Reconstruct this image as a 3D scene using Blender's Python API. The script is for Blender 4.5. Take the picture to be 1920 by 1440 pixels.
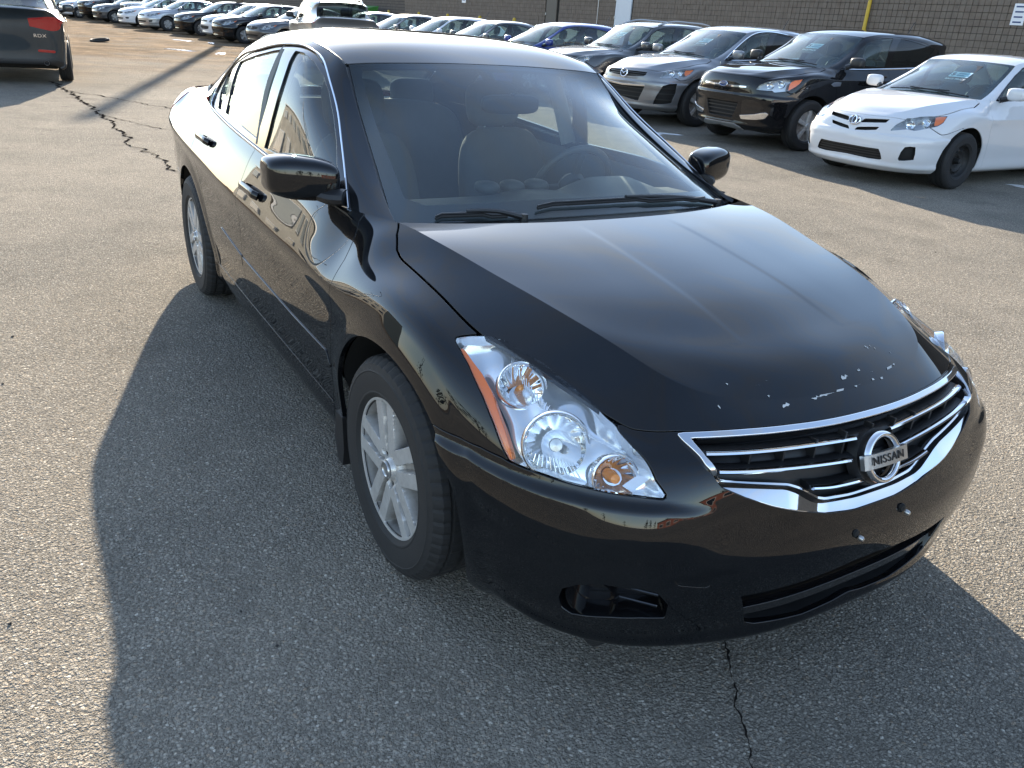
import bpy, bmesh, math, random
import numpy as np
from mathutils import Vector, Matrix
for o in list(bpy.data.objects): bpy.data.objects.remove(o, do_unlink=True)
SC = bpy.context.scene; COL = SC.collection
# ---------------------------------------------------------------- camera
cam = bpy.data.cameras.new('camera'); camo = bpy.data.objects.new('camera', cam); COL.objects.link(camo); SC.camera = camo
cam.sensor_width = 36; cam.lens = 28.242; cam.clip_start = .05; cam.clip_end = 2000
camo.matrix_world = Matrix(((.50436, -.38412, .77335, 1.8834), (.86103, .15621, -.48396, -1.64506), (.06510, .90997, .40953, 1.52973), (0, 0, 0, 1)))
# ---------------------------------------------------------------- light: low sun ahead of the camera, pale sky
SUN_EL, SUN_DIR = math.radians(18.5), Vector((-.958, .286, 0)).normalized()
sd = Vector((SUN_DIR.x*math.cos(SUN_EL), SUN_DIR.y*math.cos(SUN_EL), math.sin(SUN_EL)))
sun = bpy.data.lights.new('sun', 'SUN'); sun.energy = 4.9; sun.angle = math.radians(.55); sun.color = (1, .87, .70)
suno = bpy.data.objects.new('sun', sun); COL.objects.link(suno); suno.rotation_euler = sd.to_track_quat('Z', 'Y').to_euler(); suno.location = (-60, 18, 22)
W = bpy.data.worlds.new('World'); SC.world = W; W.use_nodes = True
wn = W.node_tree; wn.nodes.clear()
sky = wn.nodes.new('ShaderNodeTexSky'); sky.sky_type = 'NISHITA'; sky.sun_disc = False
sky.sun_elevation = SUN_EL; sky.sun_rotation = math.atan2(SUN_DIR.x, SUN_DIR.y); sky.air_density = 1.0; sky.dust_density = .35; sky.ozone_density = 2.5
bg = wn.nodes.new('ShaderNodeBackground'); bg.inputs[1].default_value = .14
wo = wn.nodes.new('ShaderNodeOutputWorld')
# thin high cloud: the sky's own light, partly whitened in drifting veils
tc = wn.nodes.new('ShaderNodeTexCoord'); mp = wn.nodes.new('ShaderNodeMapping'); mp.inputs['Scale'].default_value = (1.6, 3.2, 5.0); wn.links.new(tc.outputs['Generated'], mp.inputs[0])
cn = wn.nodes.new('ShaderNodeTexNoise'); cn.inputs['Scale'].default_value = 1.7; cn.inputs['Detail'].default_value = 7; cn.inputs['Roughness'].default_value = .58; cn.inputs['Distortion'].default_value = .6; wn.links.new(mp.outputs[0], cn.inputs['Vector'])
cr = wn.nodes.new('ShaderNodeMapRange'); cr.inputs[1].default_value = .44; cr.inputs[2].default_value = .70; cr.inputs[3].default_value = .22; cr.inputs[4].default_value = .58; wn.links.new(cn.outputs[0], cr.inputs[0])
lum = wn.nodes.new('ShaderNodeRGBToBW'); wn.links.new(sky.outputs[0], lum.inputs[0])
cl = wn.nodes.new('ShaderNodeVectorMath'); cl.operation = 'SCALE'; cl.inputs[0].default_value = (1.06, 1.12, 1.16); wn.links.new(lum.outputs[0], cl.inputs['Scale'])
mx = wn.nodes.new('ShaderNodeMix'); mx.data_type = 'RGBA'; wn.links.new(cr.outputs[0], mx.inputs[0]); wn.links.new(sky.outputs[0], mx.inputs[6]); wn.links.new(cl.outputs[0], mx.inputs[7])
wn.links.new(mx.outputs[2], bg.inputs[0]); wn.links.new(bg.outputs[0], wo.inputs[0])
vs = SC.view_settings; vs.view_transform = 'Standard'; vs.look = 'None'; vs.exposure = 1.85; vs.gamma = 1; vs.use_curve_mapping = False
SC.render.engine = 'CYCLES'
import numpy as np, math
A = np.array
# ---------------------------------------------------------------- numeric surface kit
def _nat(t, y):
    """natural cubic spline second derivatives; y is (n, k)"""
    n = len(t); h = np.diff(t)
    M = np.zeros((n, n)); r = np.zeros_like(y); M[0, 0] = M[-1, -1] = 1
    for i in range(1, n-1):
        M[i, i-1] = h[i-1]; M[i, i] = 2*(h[i-1]+h[i]); M[i, i+1] = h[i]
        r[i] = 6*((y[i+1]-y[i])/h[i]-(y[i]-y[i-1])/h[i-1])
    return np.linalg.solve(M, r)
def spl(t, y, q):
    """natural cubic interpolation of y(t) at q, along axis 0"""
    t = np.asarray(t, float); y = np.asarray(y, float); sh = y.shape[1:]; y = y.reshape(len(t), -1)
    q = np.asarray(q, float)
    if len(t) == 2:
        w = ((q-t[0])/(t[1]-t[0]))[:, None]; return (y[0]*(1-w)+y[1]*w).reshape((len(q),)+sh)
    m = _nat(t, y); i = np.clip(np.searchsorted(t, q)-1, 0, len(t)-2); h = (t[i+1]-t[i])[:, None]
    a = (t[i+1]-q)[:, None]/h; b = 1-a
    return (a*y[i]+b*y[i+1]+((a**3-a)*m[i]+(b**3-b)*m[i+1])*h*h/6).reshape((len(q),)+sh)
def curve(pts, n, t0=0., t1=1.):
    p = A(pts, float); t = np.r_[0, np.cumsum(np.linalg.norm(np.diff(p, axis=0), axis=1))]; t /= t[-1]
    return spl(t, p, np.linspace(t0, t1, n))
class Patch:
    """tensor-product interpolating spline surface; U, V are metric-like parameters"""
    def __init__(s, net, nu, nv, sym0=False, like=None, vdom=None):
        net = A(net, float); s.net = net
        du = np.linalg.norm(np.diff(net, axis=0), axis=2).mean(1); dv = np.linalg.norm(np.diff(net, axis=1), axis=2).mean(0)
        s.tu = np.r_[0, np.cumsum(du)]; s.tv = np.r_[0, np.cumsum(dv)]
        if like is not None: s.tu, s.tv = like.tu, like.tv
        a, b = vdom or (0, len(s.tv)-1)                  # rows outside vdom only steer the tangents
        s.U = np.linspace(0, s.tu[-1], nu); s.V = np.linspace(s.tv[a], s.tv[b], nv)
        tu, nt = s.tu, net
        if sym0:                                        # mirror a few control columns over y=0 so that the seam is smooth
            m = net[1:4][::-1]*A([1, -1, 1]); nt = np.concatenate([m, net]); tu = np.r_[-s.tu[1:4][::-1], s.tu]
        if sym0 == 2:
            m = net[-4:-1][::-1]*A([1, -1, 1]); nt = np.concatenate([nt, m]); tu = np.r_[tu, s.tu[-1]+(s.tu[-1]-s.tu[-4:-1][::-1])]
        s.nt, s.ttu = nt, tu
        s.P = s.ev(s.U, s.V); s.N = s.normals()
    def ev(s, U, V):
        g = spl(s.ttu, s.nt, U)                          # (nu, m, 3)
        return spl(s.tv, g.transpose(1, 0, 2), V).transpose(1, 0, 2)
    def normals(s):
        a = np.gradient(s.P, axis=0); b = np.gradient(s.P, axis=1); n = np.cross(a, b)
        return n/np.maximum(np.linalg.norm(n, axis=2, keepdims=True), 1e-9)
    def flip(s): s.N = -s.N; s.flipped = True; return s
    def displace(s, d):
        q = np.stack(np.meshgrid(s.U, s.V, indexing='ij'), -1).reshape(-1, 2); fl = getattr(s, 'flipped', False)
        s.P = s.P+s.N*d(s.P.reshape(-1, 3), q).reshape(len(s.U), len(s.V), 1); s.N = s.normals()*(-1 if fl else 1); return s
    def uv(s, x, z, u0=None, u1=None):
        """parameters of the point of a side surface with this x and z"""
        m = ((s.U >= (u0 or -1)) & (s.U <= (u1 or 1e9)))[:, None]
        d = np.where(m, (s.P[..., 0]-x)**2+(s.P[..., 2]-z)**2, 1e9); i, j = np.unravel_index(np.argmin(d), d.shape); q = A([s.U[i], s.V[j]])
        for _ in range(4):
            e = 1e-3; p = s.ev(A([q[0], q[0]+e]), A([q[1], q[1]+e])); J = A([[p[1,0,0]-p[0,0,0], p[0,1,0]-p[0,0,0]], [p[1,0,2]-p[0,0,2], p[0,1,2]-p[0,0,2]]])/e
            st = np.linalg.lstsq(J, A([x-p[0,0,0], z-p[0,0,2]]), rcond=None)[0]; q = q+np.clip(st, -.05, .05)
        return [float(q[0]), float(q[1])]
    def soup(s, ur=None, vr=None):
        nu, nv = len(s.U), len(s.V); i = np.arange(nu*nv).reshape(nu, nv)
        if ur:
            k = np.where((s.U >= ur[0]) & (s.U <= ur[1]))[0]; i = i[max(k[0]-1, 0):k[-1]+2]
        if vr:
            k = np.where((s.V >= vr[0]) & (s.V <= vr[1]))[0]; i = i[:, max(k[0]-1, 0):k[-1]+2]
        F = np.stack([i[:-1, :-1], i[1:, :-1], i[1:, 1:], i[:-1, 1:]], -1).reshape(-1, 4)
        if getattr(s, 'flipped', False): F = F[:, ::-1]
        q = np.stack(np.meshgrid(s.U, s.V, indexing='ij'), -1).reshape(-1, 2)
        r = Soup(s.P.reshape(-1, 3), s.N.reshape(-1, 3), q, [tuple(k) for k in F.tolist()])
        return r.compact() if ur or vr else r
class Soup:
    def __init__(s, P, N, Q, F): s.P, s.N, s.Q, s.F = P, N, Q, F
    def clip(s, f):
        """keep f < 0"""
        f = np.where(np.abs(f) < 1e-7, 1e-7, f); ins = f < 0
        P = [s.P]; N = [s.N]; Q = [s.Q]; n0 = len(s.P); cache = {}; nP = []; nN = []; nQ = []; out = []
        Fi = s.F; insl = ins.tolist(); fl = f.tolist()
        for F in Fi:
            c = [insl[k] for k in F]
            if all(c): out.append(F); continue
            if not any(c): continue
            r = []; m = len(F)
            for k in range(m):
                a, b = F[k], F[(k+1) % m]
                if insl[a]: r.append(a)
                if insl[a] != insl[b]:
                    key = (a, b) if a < b else (b, a)
                    if key not in cache:
                        a2, b2 = key; w = fl[a2]/(fl[a2]-fl[b2]); cache[key] = n0+len(nP)
                        nP.append(s.P[a2]*(1-w)+s.P[b2]*w); nN.append(s.N[a2]*(1-w)+s.N[b2]*w); nQ.append(s.Q[a2]*(1-w)+s.Q[b2]*w)
                    r.append(cache[key])
            if len(r) > 2: out.append(tuple(r))
        P = np.vstack([s.P, A(nP).reshape(-1, 3)]); N = np.vstack([s.N, A(nN).reshape(-1, 3)]); Q = np.vstack([s.Q, A(nQ).reshape(-1, 2)])
        return Soup(P, N, Q, out).compact()
    def compact(s):
        used = sorted({k for F in s.F for k in F}); mp = {k: i for i, k in enumerate(used)}
        N = s.N[used] if used else np.zeros((0, 3)); l = np.linalg.norm(N, axis=1, keepdims=True)
        return Soup(s.P[used] if used else np.zeros((0, 3)), N/np.maximum(l, 1e-9), s.Q[used] if used else np.zeros((0, 2)), [tuple(mp[k] for k in F) for F in s.F])
    def inside(s, poly, g=0.): return s.clip(sdf(poly, s.Q)+g)
    def outside(s, poly, g=0.): return s.clip(-sdf(poly, s.Q)+g)
    def boundary(s):
        e = {}
        for F in s.F:
            for k in range(len(F)):
                a, b = F[k], F[(k+1) % len(F)]
                if (b, a) in e: del e[(b, a)]
                else: e[(a, b)] = 1
        return list(e)
    def flange(s, d=.012, lip=.0015, seam=True, skip=None):
        """turn every open edge inwards: a tiny rounded lip, then a wall of depth d"""
        E = s.boundary()
        if seam: E = [(a, b) for a, b in E if not (abs(s.P[a][1]) < 1e-4 and abs(s.P[b][1]) < 1e-4)]
        if skip is not None: mk_ = skip(s.P, s.Q); E = [(a, b) for a, b in E if not (mk_[a] and mk_[b])]
        idx = sorted({k for e in E for k in e}); mp = {k: i for i, k in enumerate(idx)}; n = len(s.P); m = len(idx)
        if not m: return s
        out = np.zeros((m, 3))
        for a, b in E:
            t = s.P[b]-s.P[a]; o = np.cross(t, s.N[a]); l = np.linalg.norm(o)
            if l > 1e-9:
                for k in (a, b): out[mp[k]] += o/l
        out /= np.maximum(np.linalg.norm(out, axis=1, keepdims=True), 1e-9)
        P0, N0, Q0 = s.P[idx], s.N[idx], s.Q[idx]
        P1 = P0+out*lip*.7-N0*lip*.3; P2 = P0+out*lip-N0*lip*1.2; P3 = P0+out*lip*.6-N0*d
        N1 = N0*.7+out*.7
        F = list(s.F)
        for a, b in E:
            i, j = mp[a], mp[b]
            F += [(b, a, n+i, n+j), (n+j, n+i, n+m+i, n+m+j), (n+m+j, n+m+i, n+2*m+i, n+2*m+j)]
        return Soup(np.vstack([s.P, P1, P2, P3]), np.vstack([s.N, N1, out, out]), np.vstack([s.Q, Q0, Q0, Q0]), F)
    def wall(s, d0, d1):
        """side walls of a recess, from offset d0 to offset d1 along the normal"""
        E = s.boundary(); E = [(a, b) for a, b in E if not (abs(s.P[a][1]) < 1e-4 and abs(s.P[b][1]) < 1e-4)]
        idx = sorted({k for e in E for k in e}); mp = {k: i for i, k in enumerate(idx)}; m = len(idx); out = np.zeros((m, 3))
        for a, b in E:
            o = np.cross(s.P[b]-s.P[a], s.N[a]); l = np.linalg.norm(o)
            if l > 1e-9: out[mp[a]] -= o/l; out[mp[b]] -= o/l
        out /= np.maximum(np.linalg.norm(out, axis=1, keepdims=True), 1e-9); P, N = s.P[idx], s.N[idx]
        return Soup(np.vstack([P+N*d0, P+N*d1]), np.vstack([out, out]), np.vstack([s.Q[idx]]*2), [(mp[a], mp[b], m+mp[b], m+mp[a]) for a, b in E])
    def recalc(s):
        N = np.zeros_like(s.P)
        for F in s.F:
            p = s.P[list(F)]; n = np.zeros(3)
            for k in range(1, len(F)-1): n += np.cross(p[k]-p[0], p[k+1]-p[0])
            N[list(F)] += n
        return Soup(s.P, N/np.maximum(np.linalg.norm(N, axis=1, keepdims=True), 1e-12), s.Q, s.F)
    def off(s, d): return Soup(s.P+s.N*(d if np.isscalar(d) else np.asarray(d)[:, None]), s.N, s.Q, s.F)
    def mirror(s):
        return Soup(s.P*A([1, -1, 1]), s.N*A([1, -1, 1]), s.Q, [F[::-1] for F in s.F])
    def both(s): return s+s.mirror()
    def back(s, d=.003):
        """closed shell: add the inner side"""
        n = len(s.P); return Soup(np.vstack([s.P, s.P-s.N*d]), np.vstack([s.N, -s.N]), np.vstack([s.Q, s.Q]), s.F+[tuple(k+n for k in F[::-1]) for F in s.F])
    def __add__(s, o):
        n = len(s.P); return Soup(np.vstack([s.P, o.P]), np.vstack([s.N, o.N]), np.vstack([s.Q, o.Q]), list(s.F)+[tuple(k+n for k in F) for F in o.F])
def sdf(poly, Q):
    """signed distance to a closed polygon, negative inside"""
    poly = A(poly, float); a = poly; b = np.roll(poly, -1, 0); d = np.full(len(Q), 1e9); ins = np.zeros(len(Q), bool)
    for p, q in zip(a, b):
        e = q-p; w = Q-p; l = e@e
        if l < 1e-14: continue
        t = np.clip(w@e/l, 0, 1); d = np.minimum(d, ((w-t[:, None]*e)**2).sum(1))
        c = (p[1] > Q[:, 1]) != (q[1] > Q[:, 1])
        with np.errstate(divide='ignore', invalid='ignore'):
            xi = (q[0]-p[0])*(Q[:, 1]-p[1])/(q[1]-p[1])+p[0]
        ins ^= c & (Q[:, 0] < xi)
    d = np.sqrt(d); return np.where(ins, -d, d)
def dline(line, Q):
    """distance to an open polyline"""
    line = A(line, float); d = np.full(len(Q), 1e9)
    for p, q in zip(line[:-1], line[1:]):
        e = q-p; w = Q-p; t = np.clip(w@e/max(e@e, 1e-12), 0, 1); d = np.minimum(d, ((w-t[:, None]*e)**2).sum(1))
    return np.sqrt(d)
# ---------------------------------------------------------------- object helpers
ME = {}
def link(name, me, parent=None, mat=None):
    o = bpy.data.objects.new(name, me); COL.objects.link(o)
    if parent is not None: o.parent = parent
    if mat is not None and me is not None and not me.materials: me.materials.append(mat)
    return o
def mk(name, s, mat, parent=None, smooth=True):
    """Soup -> one mesh object with the surface's own normals"""
    me = bpy.data.meshes.new(name); me.from_pydata(s.P.tolist(), [], s.F)
    if smooth:
        me.polygons.foreach_set('use_smooth', [True]*len(me.polygons)); N = s.N; l = np.linalg.norm(N, axis=1, keepdims=True)
        me.normals_split_custom_set_from_vertices((N/np.maximum(l, 1e-9)).tolist())
    me.update(); return link(name, me, parent, mat)
class MB:
    """plain mesh builder"""
    def __init__(s): s.v = []; s.f = []
    def add(s, V, F):
        n = len(s.v); s.v += [tuple(map(float, p)) for p in V]; s.f += [tuple(k+n for k in q) for q in F]; return s
    def box(s, c, h, R=None, bev=0):
        c, h = A(c, float), A(h, float); b = min(bev, h.min()*.95)
        if b <= 0:
            V = A([(x, y, z) for x in (-1, 1) for y in (-1, 1) for z in (-1, 1)], float)*h; F = [(0,1,3,2),(4,6,7,5),(0,4,5,1),(2,3,7,6),(0,2,6,4),(1,5,7,3)]
        else:
            V = []; ix = {}
            for x in (-1, 1):
                for y in (-1, 1):
                    for z in (-1, 1):
                        for a in range(3):
                            p = A([x, y, z])*(h-b); p[a] = (x, y, z)[a]*h[a]; ix[x, y, z, a] = len(V); V.append(p)
            F = []; V = A(V); S = (-1, 1)
            for a in range(3):
                b1, c1 = (a+1) % 3, (a+2) % 3
                for sg in S:
                    def key(p, q): k = [0, 0, 0]; k[a] = sg; k[b1] = p; k[c1] = q; return tuple(k)
                    q = [ix[(*key(p, r), a)] for p, r in ((-1,-1),(1,-1),(1,1),(-1,1))]; F.append(tuple(q if sg > 0 else q[::-1]))
                for p in S:
                    for r in S:
                        def k2(t): k = [0, 0, 0]; k[a] = t; k[b1] = p; k[c1] = r; return tuple(k)
                        q = (ix[(*k2(-1), b1)], ix[(*k2(1), b1)], ix[(*k2(1), c1)], ix[(*k2(-1), c1)]); F.append(q if p*r > 0 else q[::-1])
            for x in S:
                for y in S:
                    for z in S:
                        t = tuple(ix[x, y, z, a] for a in range(3)); F.append(t if x*y*z > 0 else t[::-1])
        if R is not None: V = V@A(R).T
        return s.add(V+c, F)
    def tube(s, P, r, n=10, cap=True, flat=None):
        P = A(P, float); m = len(P); r = np.broadcast_to(np.asarray(r, float), (m,)); T = np.gradient(P, axis=0); T /= np.linalg.norm(T, axis=1, keepdims=True)+1e-12
        up = A([0, 0, 1.]) if abs(T[0][2]) < .9 else A([0, 1., 0]); V = []
        for k in range(m):
            x = np.cross(up, T[k]); x /= np.linalg.norm(x)+1e-12; y = np.cross(T[k], x); up = y
            for j in range(n):
                a = 2*math.pi*j/n; fx, fy = flat or (1, 1); V.append(P[k]+r[k]*(math.cos(a)*x*fx+math.sin(a)*y*fy))
        F = [(k*n+j, k*n+(j+1) % n, (k+1)*n+(j+1) % n, (k+1)*n+j) for k in range(m-1) for j in range(n)]
        if cap: F += [tuple(range(n))[::-1], tuple((m-1)*n+j for j in range(n))]
        return s.add(V, F)
    def lathe(s, prof, n=48, axis='y', c=(0, 0, 0), closed=False, R=None):
        """prof: (radius, height along axis)"""
        V = []; m = len(prof)
        for j in range(n):
            a = 2*math.pi*j/n
            for r, h in prof: V.append({'y': (r*math.cos(a), h, r*math.sin(a)), 'z': (r*math.cos(a), r*math.sin(a), h), 'x': (h, r*math.cos(a), r*math.sin(a))}[axis])
        F = []
        for j in range(n):
            j2 = (j+1) % n
            for k in range(m if closed else m-1): k2 = (k+1) % m; F.append((j*m+k, j*m+k2, j2*m+k2, j2*m+k))
        V = A(V)
        if R is not None: V = V@A(R).T
        return s.add(V+A(c), F)
    def grid(s, P):
        nu, nv = P.shape[:2]; F = [(i*nv+j, (i+1)*nv+j, (i+1)*nv+j+1, i*nv+j+1) for i in range(nu-1) for j in range(nv-1)]
        return s.add(P.reshape(-1, 3), F)
    def prism(s, poly, z0, z1):
        n = len(poly); V = [(x, y, z0) for x, y in poly]+[(x, y, z1) for x, y in poly]
        return s.add(V, [tuple(range(n))[::-1], tuple(range(n, 2*n))]+[(k, (k+1) % n, n+(k+1) % n, n+k) for k in range(n)])
    def xf(s, R, t=(0, 0, 0)): s.v = [tuple(q) for q in (A(s.v)@A(R).T+A(t))]; return s
    def mesh(s, name, smooth=None):
        me = bpy.data.meshes.new(name); me.from_pydata(s.v, [], s.f)
        bm = bmesh.new(); bm.from_mesh(me); bmesh.ops.recalc_face_normals(bm, faces=bm.faces); bm.to_mesh(me); bm.free()
        if smooth is not None:
            me.polygons.foreach_set('use_smooth', [True]*len(me.polygons))
            if smooth < 3: me.set_sharp_from_angle(angle=smooth)
        return me
    def obj(s, name, mat, parent=None, smooth=.6): return link(name, s.mesh(name, smooth), parent, mat)
def empty(name, loc=(0, 0, 0), rz=0):
    o = bpy.data.objects.new(name, None); COL.objects.link(o); o.location = loc; o.rotation_euler = (0, 0, rz); o.empty_display_size = .2; return o
def tag(o, label=None, cat=None, group=None, kind=None):
    for k, v in (('label', label), ('category', cat), ('group', group), ('kind', kind)):
        if v: o[k] = v
    return o
def text_obj(name, body, size, ext, M, mat, parent=None, spacing=1., sx=1., shear=0.):
    cu = bpy.data.curves.new(name, 'FONT'); cu.body = body; cu.size = size; cu.extrude = ext; cu.align_x = 'CENTER'; cu.align_y = 'CENTER'; cu.space_character = spacing; cu.shear = shear; cu.offset = size*.006
    t = bpy.data.objects.new(name, cu); COL.objects.link(t); dg = bpy.context.evaluated_depsgraph_get(); me = bpy.data.meshes.new_from_object(t.evaluated_get(dg)); bpy.data.objects.remove(t)
    me.transform(Matrix(M) @ Matrix.Diagonal((sx, 1, 1, 1))); me.name = name; me.materials.clear(); return link(name, me, parent, mat)
def frame(x, y, z, o):
    """4x4 with the given axes and origin"""
    return [[x[0], y[0], z[0], o[0]], [x[1], y[1], z[1], o[1]], [x[2], y[2], z[2], o[2]], [0, 0, 0, 1]]
def unit(v): v = A(v, float); return v/np.linalg.norm(v)
# ---------------------------------------------------------------- materials
class NT:
    def __init__(s, name):
        s.m = bpy.data.materials.new(name); s.m.use_nodes = True; s.t = s.m.node_tree; s.p = s.t.nodes['Principled BSDF']; s.out = s.t.nodes['Material Output']
    def n(s, typ, **kw):
        nd = s.t.nodes.new(typ)
        for k, v in kw.items():
            if k.startswith('i_'): nd.inputs[int(k[2:])].default_value = v
            else: setattr(nd, k, v)
        return nd
    def l(s, a, b): s.t.links.new(a, b)
    def set(s, **kw):
        for k, v in kw.items():
            nm = {'col': 'Base Color', 'rough': 'Roughness', 'metal': 'Metallic', 'coat': 'Coat Weight', 'coatr': 'Coat Roughness', 'ior': 'IOR', 'spec': 'Specular IOR Level', 'emit': 'Emission Color', 'emits': 'Emission Strength', 'alpha': 'Alpha', 'trans': 'Transmission Weight', 'sss': 'Subsurface Weight'}[k]
            s.p.inputs[nm].default_value = (*v, 1) if isinstance(v, tuple) and len(v) == 3 else v
        return s
    def ramp(s, src, stops, interp='LINEAR'):
        r = s.n('ShaderNodeValToRGB'); r.color_ramp.interpolation = interp; e = r.color_ramp.elements
        while len(e) < len(stops): e.new(.5)
        for k, (p, c) in zip(e, stops): k.position = p; k.color = (*c, 1) if len(c) == 3 else c
        s.l(src, r.inputs[0]); return r.outputs[0]
    def noise(s, scale, detail=4, rough=.55, vec=None, w=0):
        q = s.n('ShaderNodeTexNoise'); q.inputs['Scale'].default_value = scale; q.inputs['Detail'].default_value = detail; q.inputs['Roughness'].default_value = rough
        if vec is not None: s.l(vec, q.inputs['Vector'])
        return q.outputs[0]
    def coord(s, which='Object'): return s.n('ShaderNodeTexCoord').outputs[which]
    def math(s, op, a, b=None):
        q = s.n('ShaderNodeMath', operation=op)
        for k, v in ((0, a), (1, b)):
            if v is None: continue
            if isinstance(v, (int, float)): q.inputs[k].default_value = v
            else: s.l(v, q.inputs[k])
        return q.outputs[0]
    def mix(s, f, a, b):
        q = s.n('ShaderNodeMix', data_type='RGBA')
        for k, v in (('Factor', f), ('A', a), ('B', b)):
            sock = [i for i in q.inputs if i.name == k and i.type == ('VALUE' if k == 'Factor' else 'RGBA')][0]
            if isinstance(v, (int, float)): sock.default_value = v
            elif isinstance(v, tuple): sock.default_value = (*v, 1)
            else: s.l(v, sock)
        return [o for o in q.outputs if o.type == 'RGBA'][0]
    def bump(s, h, strength=.3, dist=.01):
        b = s.n('ShaderNodeBump'); b.inputs['Strength'].default_value = strength; b.inputs['Distance'].default_value = dist; s.l(h, b.inputs['Height']); s.l(b.outputs[0], s.p.inputs['Normal']); return b
def simple(name, col, rough=.5, metal=0., coat=0., bump=0., bscale=300., var=.0, spec=.5):
    t = NT(name).set(col=col, rough=rough, metal=metal, coat=coat, spec=spec)
    if coat: t.set(coatr=.03)
    c = t.coord()
    if var:
        f = t.noise(14, 5, .6, c); t.l(t.mix(f, tuple(x*(1-var) for x in col), tuple(min(1, x*(1+var)) for x in col)), t.p.inputs['Base Color'])
    if bump: t.bump(t.noise(bscale, 3, .6, c), bump, .002)
    return t.m
def paint(name, col, metal=0., rough=.38, dust=.012, flake=False):
    """lacquered car paint with a thin uneven film of dust"""
    t = NT(name).set(col=col, rough=rough, metal=metal, coat=1., coatr=.025, spec=.0 if metal == 0 and max(col) < .02 else .3); c = t.coord()
    f = t.ramp(t.noise(2.2, 6, .65, c), [(.38, (0, 0, 0)), (.72, (1, 1, 1))]); g = t.math('MULTIPLY', f, .8)
    t.l(t.mix(t.math('MULTIPLY', g, dust*8), col, (.34, .32, .29)), t.p.inputs['Base Color'])
    r = t.math('ADD', t.math('MULTIPLY', f, .022), .003); t.l(r, t.p.inputs['Coat Roughness'])
    if flake: t.l(t.math('ADD', t.math('MULTIPLY', t.noise(900, 1, .5, c), .25), rough-.12), t.p.inputs['Roughness'])
    return t.m
def glass(name, tint, ior=1.5, haze=.02, top=None):
    """thin pane: see-through tint, mirror reflection by Fresnel, a pale film: some dust, and sky reflection painted into its colour"""
    t = NT(name); t.t.nodes.remove(t.p); tr = t.n('ShaderNodeBsdfTransparent'); tr.inputs[0].default_value = (*tint, 1)
    if top:                                              # shade band: glass darker above z0
        z0, z1, c2 = top; sx = t.n('ShaderNodeSeparateXYZ'); t.l(t.coord(), sx.inputs[0]); mr = t.n('ShaderNodeMapRange'); t.l(sx.outputs[2], mr.inputs[0]); mr.inputs[1].default_value = z0; mr.inputs[2].default_value = z1
        t.l(t.mix(mr.outputs[0], tint, c2), tr.inputs[0])
    gl = t.n('ShaderNodeBsdfGlossy'); gl.inputs[1].default_value = .0; gl.inputs[0].default_value = (1, 1, 1, 1)
    fr = t.n('ShaderNodeFresnel'); bf = t.n('ShaderNodeNewGeometry').outputs['Backfacing']; t.l(t.math('ADD', ior, t.math('MULTIPLY', bf, 1/ior-ior)), fr.inputs[0])  # a pane has the same two faces from both sides
    df = t.n('ShaderNodeBsdfDiffuse'); df.inputs[0].default_value = (.48, .58, .61, 1); tl = t.n('ShaderNodeBsdfTranslucent'); tl.inputs[0].default_value = (.48, .58, .61, 1)  # film colour: dust plus the sky's pale teal reflection, painted in
    ad = t.n('ShaderNodeMixShader', i_0=.5); t.l(df.outputs[0], ad.inputs[1]); t.l(tl.outputs[0], ad.inputs[2])
    m0 = t.n('ShaderNodeMixShader', i_0=haze); t.l(tr.outputs[0], m0.inputs[1]); t.l(ad.outputs[0], m0.inputs[2])
    m1 = t.n('ShaderNodeMixShader'); t.l(fr.outputs[0], m1.inputs[0]); t.l(m0.outputs[0], m1.inputs[1]); t.l(gl.outputs[0], m1.inputs[2]); t.l(m1.outputs[0], t.out.inputs[0])
    return t.m
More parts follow.
